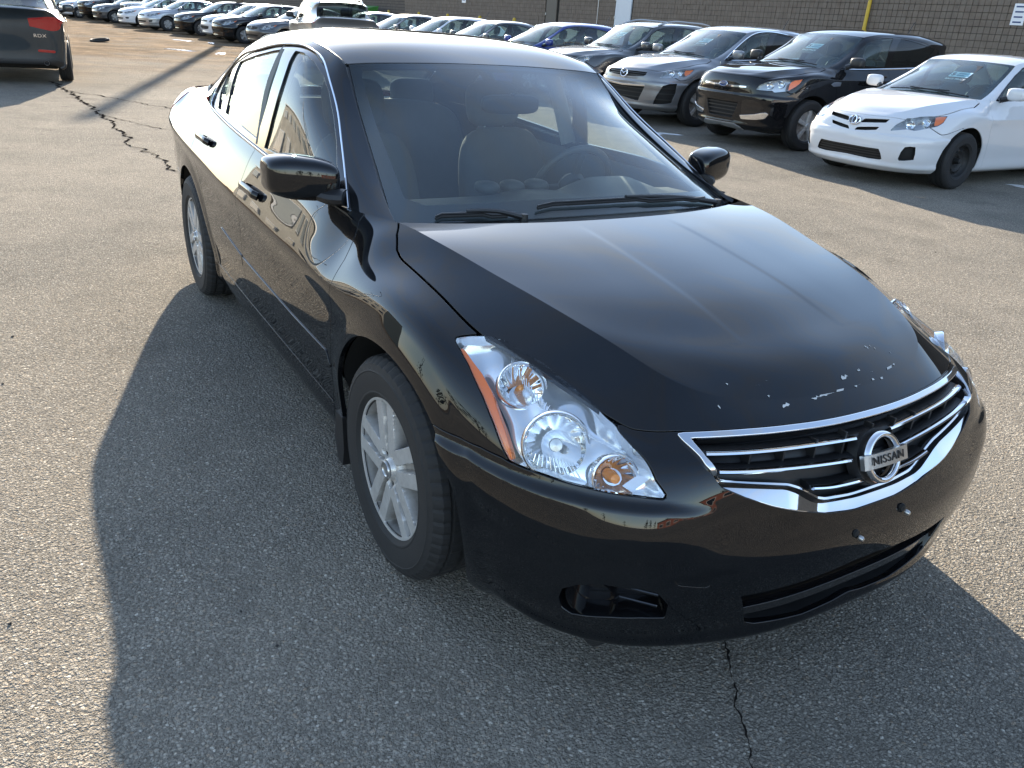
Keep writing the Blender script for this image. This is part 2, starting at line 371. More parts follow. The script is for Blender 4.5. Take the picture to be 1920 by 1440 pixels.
# ---------------------------------------------------------------- control nets of the black sedan (left half; x forward, front axle at 0)
def side_col(x, w, zc, yt, zt, xt=None, z0=.165):
    xt = x if xt is None else xt; m = lambda k: x+(xt-x)*k
    return [(x, w-.115, z0), (x, w-.062, z0+.035), (x, w-.042, .30), (x, w-.024, .45), (x, w-.012, .60), (x, w-.004, zc-.06), (x, w, zc),
            (m(.5), w*.52+yt*.48+.012, zc*.58+zt*.42), (m(.8), w*.22+yt*.78+.010, zc*.26+zt*.74), (xt, yt, zt)]
def fz(ys, xs, zs): return [(x, y, z) for x, y, z in zip(xs, ys, zs)]
SKIRT = [
 fz([0]*10, [.86,.905,.935,.95,.953,.937,.915,.885,.85,.795], [.165,.19,.27,.38,.46,.55,.64,.705,.738,.774]),
 fz([.25,.26,.27,.27,.27,.27,.265,.26,.255,.22], [.845,.89,.922,.938,.941,.922,.900,.868,.830,.772], [.165,.19,.27,.38,.46,.55,.64,.705,.740,.777]),
 fz([.43,.45,.46,.465,.465,.46,.455,.445,.44,.37], [.79,.835,.878,.90,.904,.888,.864,.825,.775,.718], [.165,.19,.27,.38,.46,.55,.64,.705,.742,.790]),
 fz([.57,.595,.61,.62,.615,.605,.590,.575,.58,.455], [.71,.76,.815,.845,.850,.838,.808,.75,.675,.635], [.165,.19,.27,.38,.46,.55,.64,.708,.742,.818]),
 fz([.665,.69,.71,.715,.712,.705,.695,.675,.64,.50], [.60,.66,.725,.765,.770,.757,.722,.64,.55,.53], [.165,.19,.27,.38,.46,.55,.642,.728,.768,.850]),
 fz([.725,.755,.78,.79,.79,.785,.775,.742,.69,.54], [.48,.53,.60,.635,.64,.627,.588,.50,.42,.41], [.165,.19,.27,.38,.465,.555,.652,.748,.797,.878]),
 fz([.765,.80,.83,.845,.849,.845,.833,.795,.735,.58], [.36,.39,.425,.443,.445,.435,.400,.335,.27,.265], [.165,.19,.28,.39,.48,.58,.675,.775,.828,.903]),
 fz([.775,.82,.848,.866,.875,.877,.866,.825,.755,.617], [.18,.20,.21,.215,.215,.21,.20,.165,.12,.115], [.165,.195,.29,.43,.55,.66,.745,.825,.862,.924]),
 fz([.775,.828,.852,.874,.885,.890,.882,.838,.765,.650], [0,0,0,0,0,0,0,-.01,-.03,-.03], [.165,.20,.30,.45,.60,.71,.785,.850,.884,.944]),
 fz([.775,.83,.852,.873,.884,.890,.889,.840,.774,.680], [-.21]*7+[-.205,-.20,-.18], [.165,.20,.30,.45,.60,.70,.777,.852,.900,.960]),
 fz([.775,.83,.852,.872,.883,.889,.891,.839,.784,.706], [-.35]*7+[-.345,-.335,-.32], [.165,.20,.30,.45,.60,.70,.767,.851,.914,.966]),
 side_col(-.47, .891, .766, .752, .962), side_col(-.62, .891, .768, .786, .960), side_col(-.90, .892, .772, .802, .966),
 side_col(-1.30, .893, .779, .805, .982), side_col(-1.75, .893, .793, .803, 1.002), side_col(-2.25, .890, .822, .792, 1.028),
 side_col(-2.60, .888, .845, .766, 1.046), side_col(-2.95, .880, .865, .722, 1.055), side_col(-3.25, .862, .88, .69, 1.052),
 side_col(-3.52, .828, .895, .665, 1.045, -3.50, .20),
 fz([.62,.66,.70,.735,.745,.745,.735,.70,.66,.62], [-3.70,-3.74,-3.755,-3.765,-3.765,-3.755,-3.735,-3.70,-3.685,-3.665], [.24,.27,.33,.45,.60,.76,.90,1.0,1.03,1.045]),
 fz([.42,.44,.46,.47,.475,.475,.47,.45,.435,.42], [-3.80,-3.84,-3.85,-3.86,-3.86,-3.84,-3.81,-3.775,-3.755,-3.73], [.25,.28,.34,.45,.60,.76,.90,1.0,1.03,1.045]),
 fz([.2]*10, [-3.83,-3.865,-3.875,-3.88,-3.88,-3.86,-3.83,-3.79,-3.775,-3.75], [.25,.28,.34,.45,.60,.76,.90,1.0,1.03,1.05]),
 fz([0]*10, [-3.835,-3.87,-3.88,-3.885,-3.885,-3.865,-3.835,-3.795,-3.78,-3.755], [.25,.28,.34,.45,.60,.76,.90,1.0,1.03,1.05])]
NROW = len(SKIRT)
# hood: rows front -> rear, centre -> shut line
_hs = [SKIRT[k][9] for k in range(3, 11)]; _hf0 = [SKIRT[k][9] for k in range(0, 4)]
_hc = [(.795,.774),(.71,.822),(.59,.856),(.44,.893),(.27,.922),(.11,.944),(-.04,.961),(-.166,.973)]
HOOD = []
for k, ((cx, cz), (sx, sy, sz)) in enumerate(zip(_hc, _hs)):
    row = []
    for h in (0, .25, .484, .66, .813, .92, 1):
        if k == 0: row.append(tuple(curve(_hf0, 101)[min(100, int(round(100*h)))])); continue
        e = [1, 2.6, 2.8, 3, 3.2, 3.4, 3.4, 3][k]; c = [0, .010, .010, .009, .007, .004, .001, 0][k]
        row.append((cx+(sx-cx)*h**2.4, sy*h, cz+(sz-cz)*h**e-c*h*(1-h)*1.2))
    HOOD.append(row)
for k, c in enumerate(SKIRT):                                            # ghost row: carries the tangent over into the hood
    p8, p9 = A(c[8]), A(c[9])
    if k < 4: g = A(curve([tuple(r[i]) for i in range(7) for r in (HOOD[1],)], 101)[[0, 26, 55, 92][k]]); w = [1, 1, .8, .5][k]; c.append(tuple(g*w+(p9+(p9-p8)*.9)*(1-w)))
    else: c.append(tuple(p9+(p9-p8)*.9))
_c8 = curve([SKIRT[k][8] for k in range(4)], 101)
HOOD.insert(0, [tuple(_c8[int(round(100*h))]*.999+A([.0005, 0, 0])) for h in (0, .25, .484, .66, .813, .92, 1)])
# windshield: rows bottom -> top, centre -> pillar
WIND = [[(-.235,0,.972),(-.25,.24,.969),(-.285,.46,.962),(-.345,.63,.953),(-.385,.692,.945)],
        [(-.43,0,1.078),(-.445,.24,1.073),(-.48,.45,1.060),(-.535,.595,1.040),(-.565,.655,1.022)],
        [(-.64,0,1.185),(-.655,.23,1.179),(-.69,.42,1.163),(-.745,.56,1.138),(-.775,.615,1.118)],
        [(-.85,0,1.284),(-.865,.22,1.278),(-.90,.40,1.260),(-.945,.53,1.236),(-.965,.583,1.222)],
        [(-1.07,0,1.372),(-1.08,.21,1.3695),(-1.10,.38,1.363),(-1.12,.51,1.356),(-1.128,.558,1.351)]]
# roof: rows front -> rear, centre -> ditch
ROOF = [[(-1.075,0,1.374),(-1.085,.21,1.372),(-1.105,.38,1.366),(-1.125,.51,1.359),(-1.133,.562,1.354)],
        [(-1.25,0,1.424),(-1.25,.22,1.421),(-1.25,.39,1.412),(-1.25,.52,1.397),(-1.25,.572,1.387)],
        [(-1.55,0,1.462),(-1.55,.22,1.459),(-1.55,.39,1.449),(-1.55,.525,1.431),(-1.55,.58,1.419)],
        [(-1.90,0,1.466),(-1.90,.22,1.463),(-1.90,.39,1.453),(-1.90,.52,1.434),(-1.90,.577,1.420)],
        [(-2.25,0,1.444),(-2.25,.22,1.441),(-2.25,.38,1.430),(-2.25,.50,1.411),(-2.25,.558,1.397)],
        [(-2.56,0,1.392),(-2.555,.21,1.389),(-2.545,.36,1.379),(-2.53,.48,1.361),(-2.52,.535,1.348)]]
# greenhouse side: columns from windshield edge to rear-glass edge, belt -> ditch
GSIDE = [[(-.355,.704,.962),(-.56,.668,1.028),(-.77,.627,1.124),(-.96,.595,1.228),(-1.08,.576,1.308),(-1.140,.569,1.357)],
         [(-.47,.752,.962),(-.63,.718,1.040),(-.83,.675,1.140),(-1.00,.635,1.238),(-1.115,.604,1.318),(-1.19,.575,1.372)],
         [(-.62,.786,.960),(-.78,.757,1.050),(-.95,.715,1.160),(-1.10,.670,1.258),(-1.20,.626,1.338),(-1.27,.577,1.391)],
         [(-.90,.802,.966),(-1.00,.774,1.065),(-1.12,.737,1.185),(-1.23,.690,1.290),(-1.32,.640,1.365),(-1.38,.581,1.408)],
         [(-1.30,.805,.982),(-1.34,.777,1.085),(-1.40,.741,1.210),(-1.47,.694,1.315),(-1.53,.645,1.385),(-1.58,.586,1.420)],
         [(-1.75,.803,1.002),(-1.75,.774,1.105),(-1.76,.738,1.225),(-1.78,.692,1.325),(-1.80,.645,1.390),(-1.82,.585,1.423)],
         [(-2.25,.792,1.028),(-2.20,.759,1.122),(-2.16,.720,1.235),(-2.12,.677,1.325),(-2.10,.632,1.380),(-2.08,.572,1.412)],
         [(-2.60,.766,1.046),(-2.53,.732,1.125),(-2.46,.692,1.220),(-2.38,.648,1.305),(-2.33,.610,1.355),(-2.29,.560,1.390)],
         [(-2.95,.722,1.055),(-2.85,.695,1.120),(-2.74,.652,1.200),(-2.62,.610,1.280),(-2.55,.580,1.325),(-2.50,.543,1.355)],
         [(-3.23,.690,1.053),(-3.08,.648,1.115),(-2.92,.613,1.185),(-2.75,.580,1.260),(-2.65,.560,1.303),(-2.56,.537,1.341)]]
REARG = [[(-2.57,0,1.388),(-2.565,.21,1.385),(-2.555,.36,1.375),(-2.54,.48,1.357),(-2.535,.53,1.344)],
         [(-2.80,0,1.296),(-2.795,.22,1.292),(-2.785,.38,1.283),(-2.77,.51,1.265),(-2.765,.566,1.252)],
         [(-3.03,0,1.196),(-3.025,.23,1.192),(-3.015,.40,1.184),(-3.00,.54,1.168),(-2.995,.60,1.155)],
         [(-3.25,0,1.094),(-3.245,.24,1.091),(-3.235,.42,1.085),(-3.22,.57,1.072),(-3.215,.65,1.058)]]
TRUNK = [[(-3.26,0,1.092),(-3.255,.24,1.089),(-3.245,.42,1.083),(-3.235,.57,1.071),(-3.24,.688,1.053)],
         [(-3.42,0,1.082),(-3.42,.24,1.080),(-3.41,.42,1.075),(-3.40,.57,1.064),(-3.40,.676,1.049)],
         [(-3.60,0,1.074),(-3.60,.24,1.072),(-3.59,.41,1.068),(-3.575,.55,1.058),(-3.56,.655,1.044)],
         [(-3.755,0,1.050),(-3.752,.2,1.049),(-3.732,.41,1.0455),(-3.70,.53,1.043),(-3.665,.62,1.042)]]
# outlines on the sedan surfaces, in (U, V) of the patch they lie on
HB = {
 'hood': [[1.755, 0.891], [1.7036, 0.8555], [1.6347, 0.8249], [1.5906, 0.8158], [1.5586, 0.8133], [1.3849, 0.8087], [1.1592, 0.8048], [1.0272, 0.803], [0.9397, 0.8079], [0.8482, 0.8069], [0.7643, 0.805], [0.6892, 0.8042], [0.6231, 0.8001], [0.584, 0.7936], [0.5359, 0.7981], [0.4947, 0.803], [0.4314, 0.8048], [0.3464, 0.8095], [0.2329, 0.813], [0.1064, 0.8142], [0.0184, 0.8135]],
 'headlight': [[1.1175, 0.7569], [1.1132, 0.7667], [1.0968, 0.7767], [1.0628, 0.7936], [1.0184, 0.8112], [0.9854, 0.8192], [0.9483, 0.8241], [0.8374, 0.8243], [0.7454, 0.8185], [0.6646, 0.8106], [0.616, 0.7916], [0.6208, 0.7327], [0.5952, 0.6628], [0.5696, 0.6334], [0.5702, 0.626], [0.5783, 0.6238], [0.6318, 0.6265], [0.7421, 0.6254], [0.8318, 0.6194], [0.8965, 0.6131], [0.9169, 0.6117], [0.9369, 0.6304], [0.9586, 0.6602], [0.9923, 0.694], [1.05, 0.7346]],
 'amber': [[1.102, 0.7579], [1.068, 0.7609], [1.0001, 0.7411], [0.9677, 0.7179], [0.9482, 0.6871], [0.9289, 0.6604], [0.9156, 0.6357], [0.9086, 0.6131], [0.921, 0.612], [0.9368, 0.6322], [0.9586, 0.6602], [0.9923, 0.694], [1.05, 0.7346]],
 'headlight_in': [[1.0826, 0.7691], [1.0471, 0.7914], [1.0095, 0.8063], [0.9463, 0.818], [0.8364, 0.8181], [0.7469, 0.8125], [0.6682, 0.8036], [0.6277, 0.7828], [0.6329, 0.7258], [0.6062, 0.6616], [0.5839, 0.6349], [0.6322, 0.6365], [0.7413, 0.6348], [0.831, 0.6286], [0.8931, 0.6242], [0.911, 0.6463], [0.9301, 0.6753], [0.9594, 0.7113], [1.004, 0.7449]],
 'refl_hi': [[0.8718, 0.7778]],
 'refl_lo': [[0.806, 0.6817]],
 'refl_hi_r': [[0.958, 0.7628], [0.7956, 0.7886], [0.9197, 0.7113], [0.8691, 0.8219]],
 'refl_lo_r': [[0.9055, 0.6438], [0.7221, 0.6942], [0.8313, 0.6249], [0.7848, 0.7376]],
 'door_front': [[1.956, 0.8468], [1.9214, 0.7823], [1.8816, 0.7385], [1.7499, 0.6455], [1.8074, 0.5068], [1.8674, 0.3999], [1.9338, 0.2982], [1.9755, 0.211], [1.9834, 0.1494]],
 'door_mid': [[2.9899, 0.8687], [2.9981, 0.7724], [2.9883, 0.7085], [2.9568, 0.6287], [3.0177, 0.4906], [3.0434, 0.3767], [3.0931, 0.2584], [3.1114, 0.1734]],
 'bumper_seam': [[1.2556, 0.4895], [1.1907, 0.5238], [1.1474, 0.5485], [1.068, 0.5833], [0.9984, 0.603], [0.9379, 0.6117], [0.9142, 0.6109]],
 'bumper_crease': [[1.2266, 0.4742], [1.1264, 0.5321], [1.0329, 0.5712], [0.9541, 0.5823], [0.8589, 0.5925], [0.7608, 0.6029], [0.6702, 0.6058], [0.5676, 0.6059], [0.5058, 0.5995]],
 'grille_out': [[0.4979, 0.7952], [0.4647, 0.797], [0.348, 0.8017], [0.2356, 0.8043], [0.111, 0.803], [0.0199, 0.803]],
 'grille_bot': [[0.4979, 0.7952], [0.4895, 0.7624], [0.4796, 0.7086], [0.4499, 0.659], [0.4403, 0.6466], [0.376, 0.6164], [0.3069, 0.5907], [0.2336, 0.5687], [0.1561, 0.5465], [0.0913, 0.537], [0.0661, 0.5343]],
 'grille_in_top': [[0.4785, 0.7847], [0.3515, 0.7878], [0.2407, 0.7889], [0.1177, 0.7866], [0.0247, 0.7854]],
 'grille_in_bot': [[0.4785, 0.7847], [0.4731, 0.7277], [0.4472, 0.6713], [0.4338, 0.6619], [0.3765, 0.6504], [0.3091, 0.6369], [0.2526, 0.6254], [0.2228, 0.6133], [0.1913, 0.5954], [0.167, 0.5818], [0.1429, 0.5748], [0.0773, 0.5693], [0.0569, 0.5684]],
 'bar1': [[0.4579, 0.7466], [0.3904, 0.744], [0.2983, 0.7407], [0.1835, 0.7357], [0.0603, 0.7257]],
 'bar2': [[0.4423, 0.6887], [0.3755, 0.6822], [0.3083, 0.6764], [0.1942, 0.6657], [0.0823, 0.655]],
 'bar3': [[0.1956, 0.6097], [0.1456, 0.6029], [0.0968, 0.6004], [0.0369, 0.5987]],
 'badge': [[0.0024, 0.6503], [0.0, 0.7297], [0.0059, 0.5909], [0.0651, 0.6524], [0.0, 0.6712]],
 'fog': [[0.7802, 0.2444], [0.7779, 0.2866], [0.7474, 0.3242], [0.6951, 0.3584], [0.652, 0.36], [0.6033, 0.3599], [0.5592, 0.3416], [0.528, 0.2837], [0.528, 0.2257], [0.5847, 0.2279], [0.6481, 0.2176], [0.6991, 0.2004], [0.7352, 0.1923], [0.7659, 0.209]],
 'fog_ring': [[0.7802, 0.2444], [0.7748, 0.2912], [0.7416, 0.3279], [0.6951, 0.3584], [0.6579, 0.3582], [0.6396, 0.3149], [0.6386, 0.2671], [0.6612, 0.223], [0.6985, 0.198], [0.7387, 0.1955], [0.7659, 0.209]],
 'intake': [[0.3637, 0.2815], [0.291, 0.28], [0.2018, 0.2829], [0.1058, 0.2882], [0.0384, 0.2964], [0.006, 0.1451], [0.0489, 0.1387], [0.1515, 0.1345], [0.2339, 0.1415], [0.2957, 0.1478], [0.3228, 0.1601]],
 'towcap': [[0.542, 0.4755], [0.5357, 0.4849], [0.4762, 0.4725], [0.4599, 0.4564], [0.4466, 0.3555], [0.4537, 0.3449], [0.5198, 0.3692], [0.5311, 0.3928]],
 'screws': [[0.0521, 0.4221], [0.0, 0.4991]],
 'lip_groove': [[0.8638, 0.1367], [0.7625, 0.147], [0.6278, 0.1558], [0.4828, 0.1478], [0.3414, 0.1568]],
 'mudflap': [[1.9808, 0.1186], [1.8271, 0.0688]],
 'dlo': [[0.1369, 0.0], [0.4187, 0.0], [0.8695, 0.0], [1.1996, 0.0], [1.57, 0.0], [1.6288, 0.0242], [1.7126, 0.1827], [1.6493, 0.3719], [1.2498, 0.4968], [0.9602, 0.5536], [0.699, 0.5936], [0.521, 0.612], [0.3361, 0.6133], [0.175, 0.5836], [0.1107, 0.4827], [0.1028, 0.318], [0.1194, 0.1247]],
 'win_front': [[0.1721, 0.0725], [0.4198, 0.0719], [0.7734, 0.0275], [0.7308, 0.188], [0.6631, 0.3783], [0.6278, 0.5026], [0.5915, 0.5726], [0.4636, 0.5835], [0.3002, 0.5731], [0.1915, 0.5434], [0.1471, 0.4934], [0.1286, 0.3933], [0.1334, 0.278]],
 'win_rear': [[1.3411, 0.0479], [1.0799, 0.0471], [0.8755, 0.0416], [0.8028, 0.2573], [0.7623, 0.4394], [0.7518, 0.5607], [0.9087, 0.534], [1.1247, 0.4884], [1.3054, 0.4439], [1.4975, 0.4021]],
 'win_quarter': [[1.4899, 0.0298], [1.4037, 0.0427], [1.6058, 0.3805], [1.6661, 0.2859], [1.612, 0.1405]],
}
CB = {
 'corolla': {'lamp': [[0.4316, 0.6201], [0.4938, 0.7266], [0.5261, 0.8169], [0.6743, 0.8248], [0.8032, 0.8045], [1.005, 0.7718], [0.9775, 0.7002], [0.9199, 0.6759], [0.7881, 0.6609], [0.6917, 0.645], [0.6097, 0.6541]],
  'amber': [[0.8427, 0.7812], [0.8871, 0.788], [0.9969, 0.7688], [0.972, 0.7059], [0.916, 0.6836], [0.8767, 0.6828]],
  'slot1': [[0.0676, 0.6665], [0.1062, 0.7324], [0.2178, 0.7495], [0.3814, 0.7667], [0.3609, 0.7086], [0.2289, 0.6872]],
  'slot2': [[0.028, 0.5816], [0.0597, 0.6155], [0.1935, 0.6339], [0.3091, 0.6482], [0.2829, 0.6116], [0.154, 0.5931]],
  'intake': [[0.0, 0.336], [0.2155, 0.3345], [0.3747, 0.3383], [0.4025, 0.2681], [0.4255, 0.1876], [0.4078, 0.1752], [0.2892, 0.1705], [0.0038, 0.1845]],
  'fog': [[0.6421, 0.4375], [0.6963, 0.4605], [0.7601, 0.4543], [0.7708, 0.3168], [0.7602, 0.2242], [0.6594, 0.1992], [0.5996, 0.1955], [0.5894, 0.2267], [0.6066, 0.3346]],
  'badge': [[0.0, 0.681]],
  'trim': [[0.0, 0.681], [0.0, 0.7168], [0.0, 0.7168], [0.16, 0.7858], [0.4125, 0.7793]]},
 'escape': {'lamp': [[0.5426, 0.638], [0.5994, 0.6956], [0.6731, 0.721], [0.8727, 0.7266], [1.1675, 0.6904], [1.116, 0.6512], [1.0447, 0.6417], [0.9591, 0.6262], [0.8828, 0.6245], [0.7895, 0.622], [0.7591, 0.6377]],
  'amber': [[0.962, 0.6908], [1.0116, 0.7087], [1.141, 0.6938], [1.1075, 0.6544], [1.0373, 0.6434], [0.9614, 0.6289], [0.9554, 0.6688]],
  'slot1': [[0.0196, 0.6681], [0.2223, 0.6754], [0.4552, 0.684], [0.4491, 0.6441], [0.2336, 0.6334], [0.0326, 0.6277]],
  'chrome1': [[0.0252, 0.6512], [0.2268, 0.6593], [0.4095, 0.6637], [0.4102, 0.6492], [0.2311, 0.6431], [0.0296, 0.6373]],
  'intake': [[0.0, 0.457], [0.1504, 0.4647], [0.289, 0.4638], [0.2706, 0.3518], [0.2399, 0.263], [0.2143, 0.1882], [0.1135, 0.1853], [0.0085, 0.187]],
  'side': [[0.339, 0.5059], [0.4282, 0.533], [0.5175, 0.536], [0.6195, 0.5035], [0.6767, 0.4215], [0.7316, 0.3379], [0.6418, 0.3156], [0.5072, 0.2801], [0.345, 0.2481], [0.3371, 0.3825]],
  'fog': [[0.3386, 0.2355], [0.4551, 0.2552], [0.5616, 0.2804], [0.6423, 0.3107], [0.7191, 0.3246], [0.7531, 0.2996], [0.7112, 0.2307], [0.5842, 0.2034], [0.462, 0.1914], [0.3664, 0.1868]],
  'skid': [[0.0, 0.1165], [0.1384, 0.1163], [0.2706, 0.1184], [0.3466, 0.0798], [0.405, 0.0028], [0.2816, 0.0023], [0.2073, 0.0233], [0.0, 0.0806]],
  'vent': [[1.6719, 0.5775], [1.7315, 0.6029], [1.8059, 0.6109], [1.8903, 0.5999], [1.8946, 0.5505], [1.7352, 0.5535]],
  'badge': [[0.0339, 0.6519]]},
 'cx7': {'lamp': [[0.6703, 0.642], [0.7105, 0.6944], [0.7228, 0.7585], [0.8356, 0.7776], [1.0042, 0.7577], [1.2183, 0.6971], [1.1808, 0.6616], [1.145, 0.6444], [1.0734, 0.6372], [1.0049, 0.6406], [0.8534, 0.6388]],
  'amber': [[1.0258, 0.7337], [1.2074, 0.6946], [1.1399, 0.649], [1.0627, 0.6425], [1.0303, 0.6818]],
  'slot1': [[0.0946, 0.7352], [0.3596, 0.745], [0.5691, 0.7385], [0.5652, 0.6807], [0.522, 0.6468], [0.33, 0.6335], [0.1278, 0.6235]],
  'chrome1': [[0.1166, 0.5125], [0.3526, 0.5251], [0.5779, 0.5361], [0.5761, 0.5121], [0.3564, 0.4974], [0.1213, 0.4797]],
  'intake': [[0.1222, 0.4724], [0.3572, 0.4909], [0.571, 0.5034], [0.5199, 0.3263], [0.4635, 0.1806], [0.3153, 0.1949], [0.1395, 0.2288]],
  'side': [[0.7575, 0.5422], [0.8613, 0.5712], [0.9609, 0.5703], [0.9594, 0.3888], [0.9077, 0.1885], [0.7638, 0.1645], [0.6028, 0.155], [0.6646, 0.323]],
  'badge': [[0.1318, 0.6722]]},
}
# ---------------------------------------------------------------- other cars: the sedan's nets, re-proportioned
def warp_nets(sp):
    """sp: fo, wb, ro, W, H, rf, rr, xd, zs (sill, seam, bumper top, hood front, belt), nose, ys"""
    lx = [-3.885, -3.22, -2.776, -1.6, -.325, 0, .953]; ly = [-(sp['wb']+sp['ro']), -sp['xd'], -sp['wb'], -sp.get('b', .577*sp['wb']), -sp.get('cw', .33), 0, sp['fo']]
    ux = [-3.885, -3.25, -2.55, -1.8, -1.12, -.2, .953]; uy = [-sp['rr']-1.2, -sp['rr']-sp.get('rgx', .5), -sp['rr'], -(sp['rf']+sp['rr'])/2, -sp['rf'], -sp.get('cw', .33)+.1, sp['fo']]
    zx = [0, .165, .31, .62, .74, .965, 1.467]; zy = [0]+list(sp['zs'])+[sp['H']]; ky = sp['W']/1.787
    def f(net):
        p = A(net, float).copy(); x, y, z = p[..., 0].copy(), p[..., 1].copy(), p[..., 2].copy(); t = np.clip((z-.955)/.42, 0, 1)
        xl, xu = np.interp(x, lx, ly), np.interp(x, ux, uy); p[..., 0] = xl*(1-t)+xu*t
        zz = np.interp(z, zx, zy); p[..., 2] = zz+np.where(z > zx[-1], z-zx[-1], 0); p[..., 1] = y*ky*(1+(sp.get('ys', 1.)-1)*t)
        n = sp.get('nose', 0.)
        if n: p[..., 0] += n*np.clip((z-.45)/.3, 0, 1)*np.clip((x-.35)/.4, 0, 1)
        tl = sp.get('tail', 0.)
        if tl: p[..., 0] -= tl*np.clip((z-.45)/.5, 0, 1)*np.clip((-x-3.3)/.4, 0, 1)
        return p
    return f
SPEC = dict(
 corolla=dict(fo=.93, wb=2.60, ro=1.01, W=1.76, H=1.465, rf=1.12, rr=2.42, xd=3.02, zs=(.17, .31, .60, .745, .975), R=.317, nose=.0),
 escape=dict(fo=.87, wb=2.69, ro=.96, W=1.84, H=1.684, rf=1.10, rr=3.15, xd=3.45, zs=(.24, .40, .76, .96, 1.13), R=.352, nose=.07, ys=1.06, rgx=.25, tail=.05),
 cx7=dict(fo=.95, wb=2.75, ro=.99, W=1.87, H=1.645, rf=1.20, rr=3.10, xd=3.5, zs=(.23, .38, .72, .86, 1.08), R=.365, nose=.05, ys=1.05, rgx=.35, tail=.05),
 rvr=dict(fo=.90, wb=2.67, ro=.73, W=1.78, H=1.63, rf=1.05, rr=2.95, xd=3.2, zs=(.22, .38, .74, .93, 1.09), R=.345, nose=.06, ys=1.06, rgx=.25, tail=.05),
 fit=dict(fo=.80, wb=2.50, ro=.80, W=1.70, H=1.525, rf=.95, rr=2.75, xd=3.05, zs=(.18, .33, .64, .80, .99), R=.30, nose=.03, cw=.10, b=1.25, ys=1.04, rgx=.3, tail=.05),
 hatch=dict(fo=.86, wb=2.65, ro=.74, W=1.77, H=1.48, rf=1.1, rr=2.8, xd=3.15, zs=(.18, .32, .63, .78, .98), R=.315, nose=.04, ys=1.03, rgx=.35, tail=.05),
 sedan=dict(fo=.92, wb=2.70, ro=1.03, W=1.79, H=1.46, rf=1.12, rr=2.45, xd=3.1, zs=(.17, .31, .61, .755, .97), R=.32, nose=.02),
 suv=dict(fo=.88, wb=2.66, ro=.85, W=1.84, H=1.70, rf=1.12, rr=3.0, xd=3.35, zs=(.25, .40, .78, .97, 1.14), R=.355, nose=.08, ys=1.08, rgx=.18, tail=.07),
 rdx=dict(fo=.92, wb=2.65, ro=1.02, W=1.87, H=1.66, rf=1.15, rr=3.12, xd=3.52, zs=(.26, .40, .76, .92, 1.12), R=.358, nose=.06, ys=1.05, rgx=.42, tail=.06),
 boxsuv=dict(fo=.86, wb=2.64, ro=.92, W=1.82, H=1.72, rf=1.05, rr=3.15, xd=3.42, zs=(.26, .42, .82, 1.03, 1.17), R=.36, nose=.10, ys=1.10, rgx=.16, tail=.08))
# ================================================================ the black sedan
PB = paint('black paint', (.0030, .0036, .0048), 0., .35, .0022)
CHROME = simple('chrome', (.80, .81, .83), .06, 1.); SATIN = simple('satin silver', (.55, .55, .54), .30, .9, bump=.05, bscale=200, var=.1)
BLKPL = simple('black plastic', (.012, .012, .013), .45, bump=.12, bscale=900); BLKGL = simple('gloss black trim', (.006, .006, .007), .12, coat=.5)
RUB = simple('rubber', (.014, .014, .0145), .75, bump=.15, bscale=600, var=.3); DARK = simple('dark cavity', (.006, .006, .006), .8)
WGLASS = glass('windshield glass', (.82, .89, .87), 1.52, .06, (1.24, 1.31, (.25, .34, .40))); SGLASS = glass('side glass', (.60, .68, .66), 1.52, .012); LGLASS = glass('lamp lens', (.93, .95, .96), 1.45, .015)
AMBER = simple('amber lens', (.80, .15, .003), .18, coat=1.); AMBER2 = simple('amber bulb', (.85, .28, .02), .15, coat=1.)
SEATM = simple('charcoal seat cloth', (.065, .065, .062), .9, bump=.5, bscale=500, var=.2); DASHM = simple('dash vinyl', (.040, .041, .040), .55, bump=.35, bscale=700)
def outward(p, c=(-1.4, 0, .55)):
    i, j = len(p.U)//2, len(p.V)//2
    if p.N[i, j]@(p.P[i, j]-A(c)) < 0: p.flip()
    return p
tr = lambda n: A(n, float).transpose(1, 0, 2)
def smst(x, a, b): t = np.clip((x-a)/(b-a), 0, 1); return t*t*(3-2*t)
def twin(name, s, mat, parent):
    """left and right copy of one part"""
    return mk(name, s, mat, parent), mk(name, s.mirror(), mat, parent)
def ell(P, xc, zc, rx, rz): return 1-np.sqrt(((P[:, 0]-xc)/rx)**2+((P[:, 2]-zc)/rz)**2)

# ---------------- wheels (shared by every car through parameters)
def tyre_mesh(R, Ri, w, seg=120, tread=True):
    h = w/2; pr = [(Ri-.012, -h*.80), (Ri+.004, -h*.90), (Ri+(R-Ri)*.10, -h*.975), (Ri+(R-Ri)*.13, -h*.985), (Ri+(R-Ri)*.16, -h*.975), (Ri+(R-Ri)*.45, -h*1.02), (Ri+(R-Ri)*.62, -h*1.015), (Ri+(R-Ri)*.645, -h*1.03), (Ri+(R-Ri)*.68, -h*1.0), (Ri+(R-Ri)*.82, -h*.955), (R-.012, -h*.86), (R-.003, -h*.74), (R, -h*.55), (R-.008, -h*.52), (R-.008, -h*.47), (R, -h*.44), (R+.001, -h*.12), (R-.008, -h*.09)]
    pr += [(r, -y) for r, y in pr[::-1]]; V = []; n = len(pr)
    for j in range(seg):
        a = 2*math.pi*j/seg
        for k, (r, y) in enumerate(pr):
            a2 = a
            if tread and 9 <= k < n-9:
                lat = abs(k-n/2+.5)/(n/2); a2 = a+.06*lat*(1 if k < n/2 else -1)
                if j % 4 == 0 and k not in (13, 14, 17, n-14, n-15, n-18): r -= .004
            V.append((r*math.cos(a2), y, r*math.sin(a2)))
    F = [(j*n+k, j*n+k+1, ((j+1) % seg)*n+k+1, ((j+1) % seg)*n+k) for j in range(seg) for k in range(n-1)]
    m = MB().add(V, F); return m.mesh('tyre', .32)
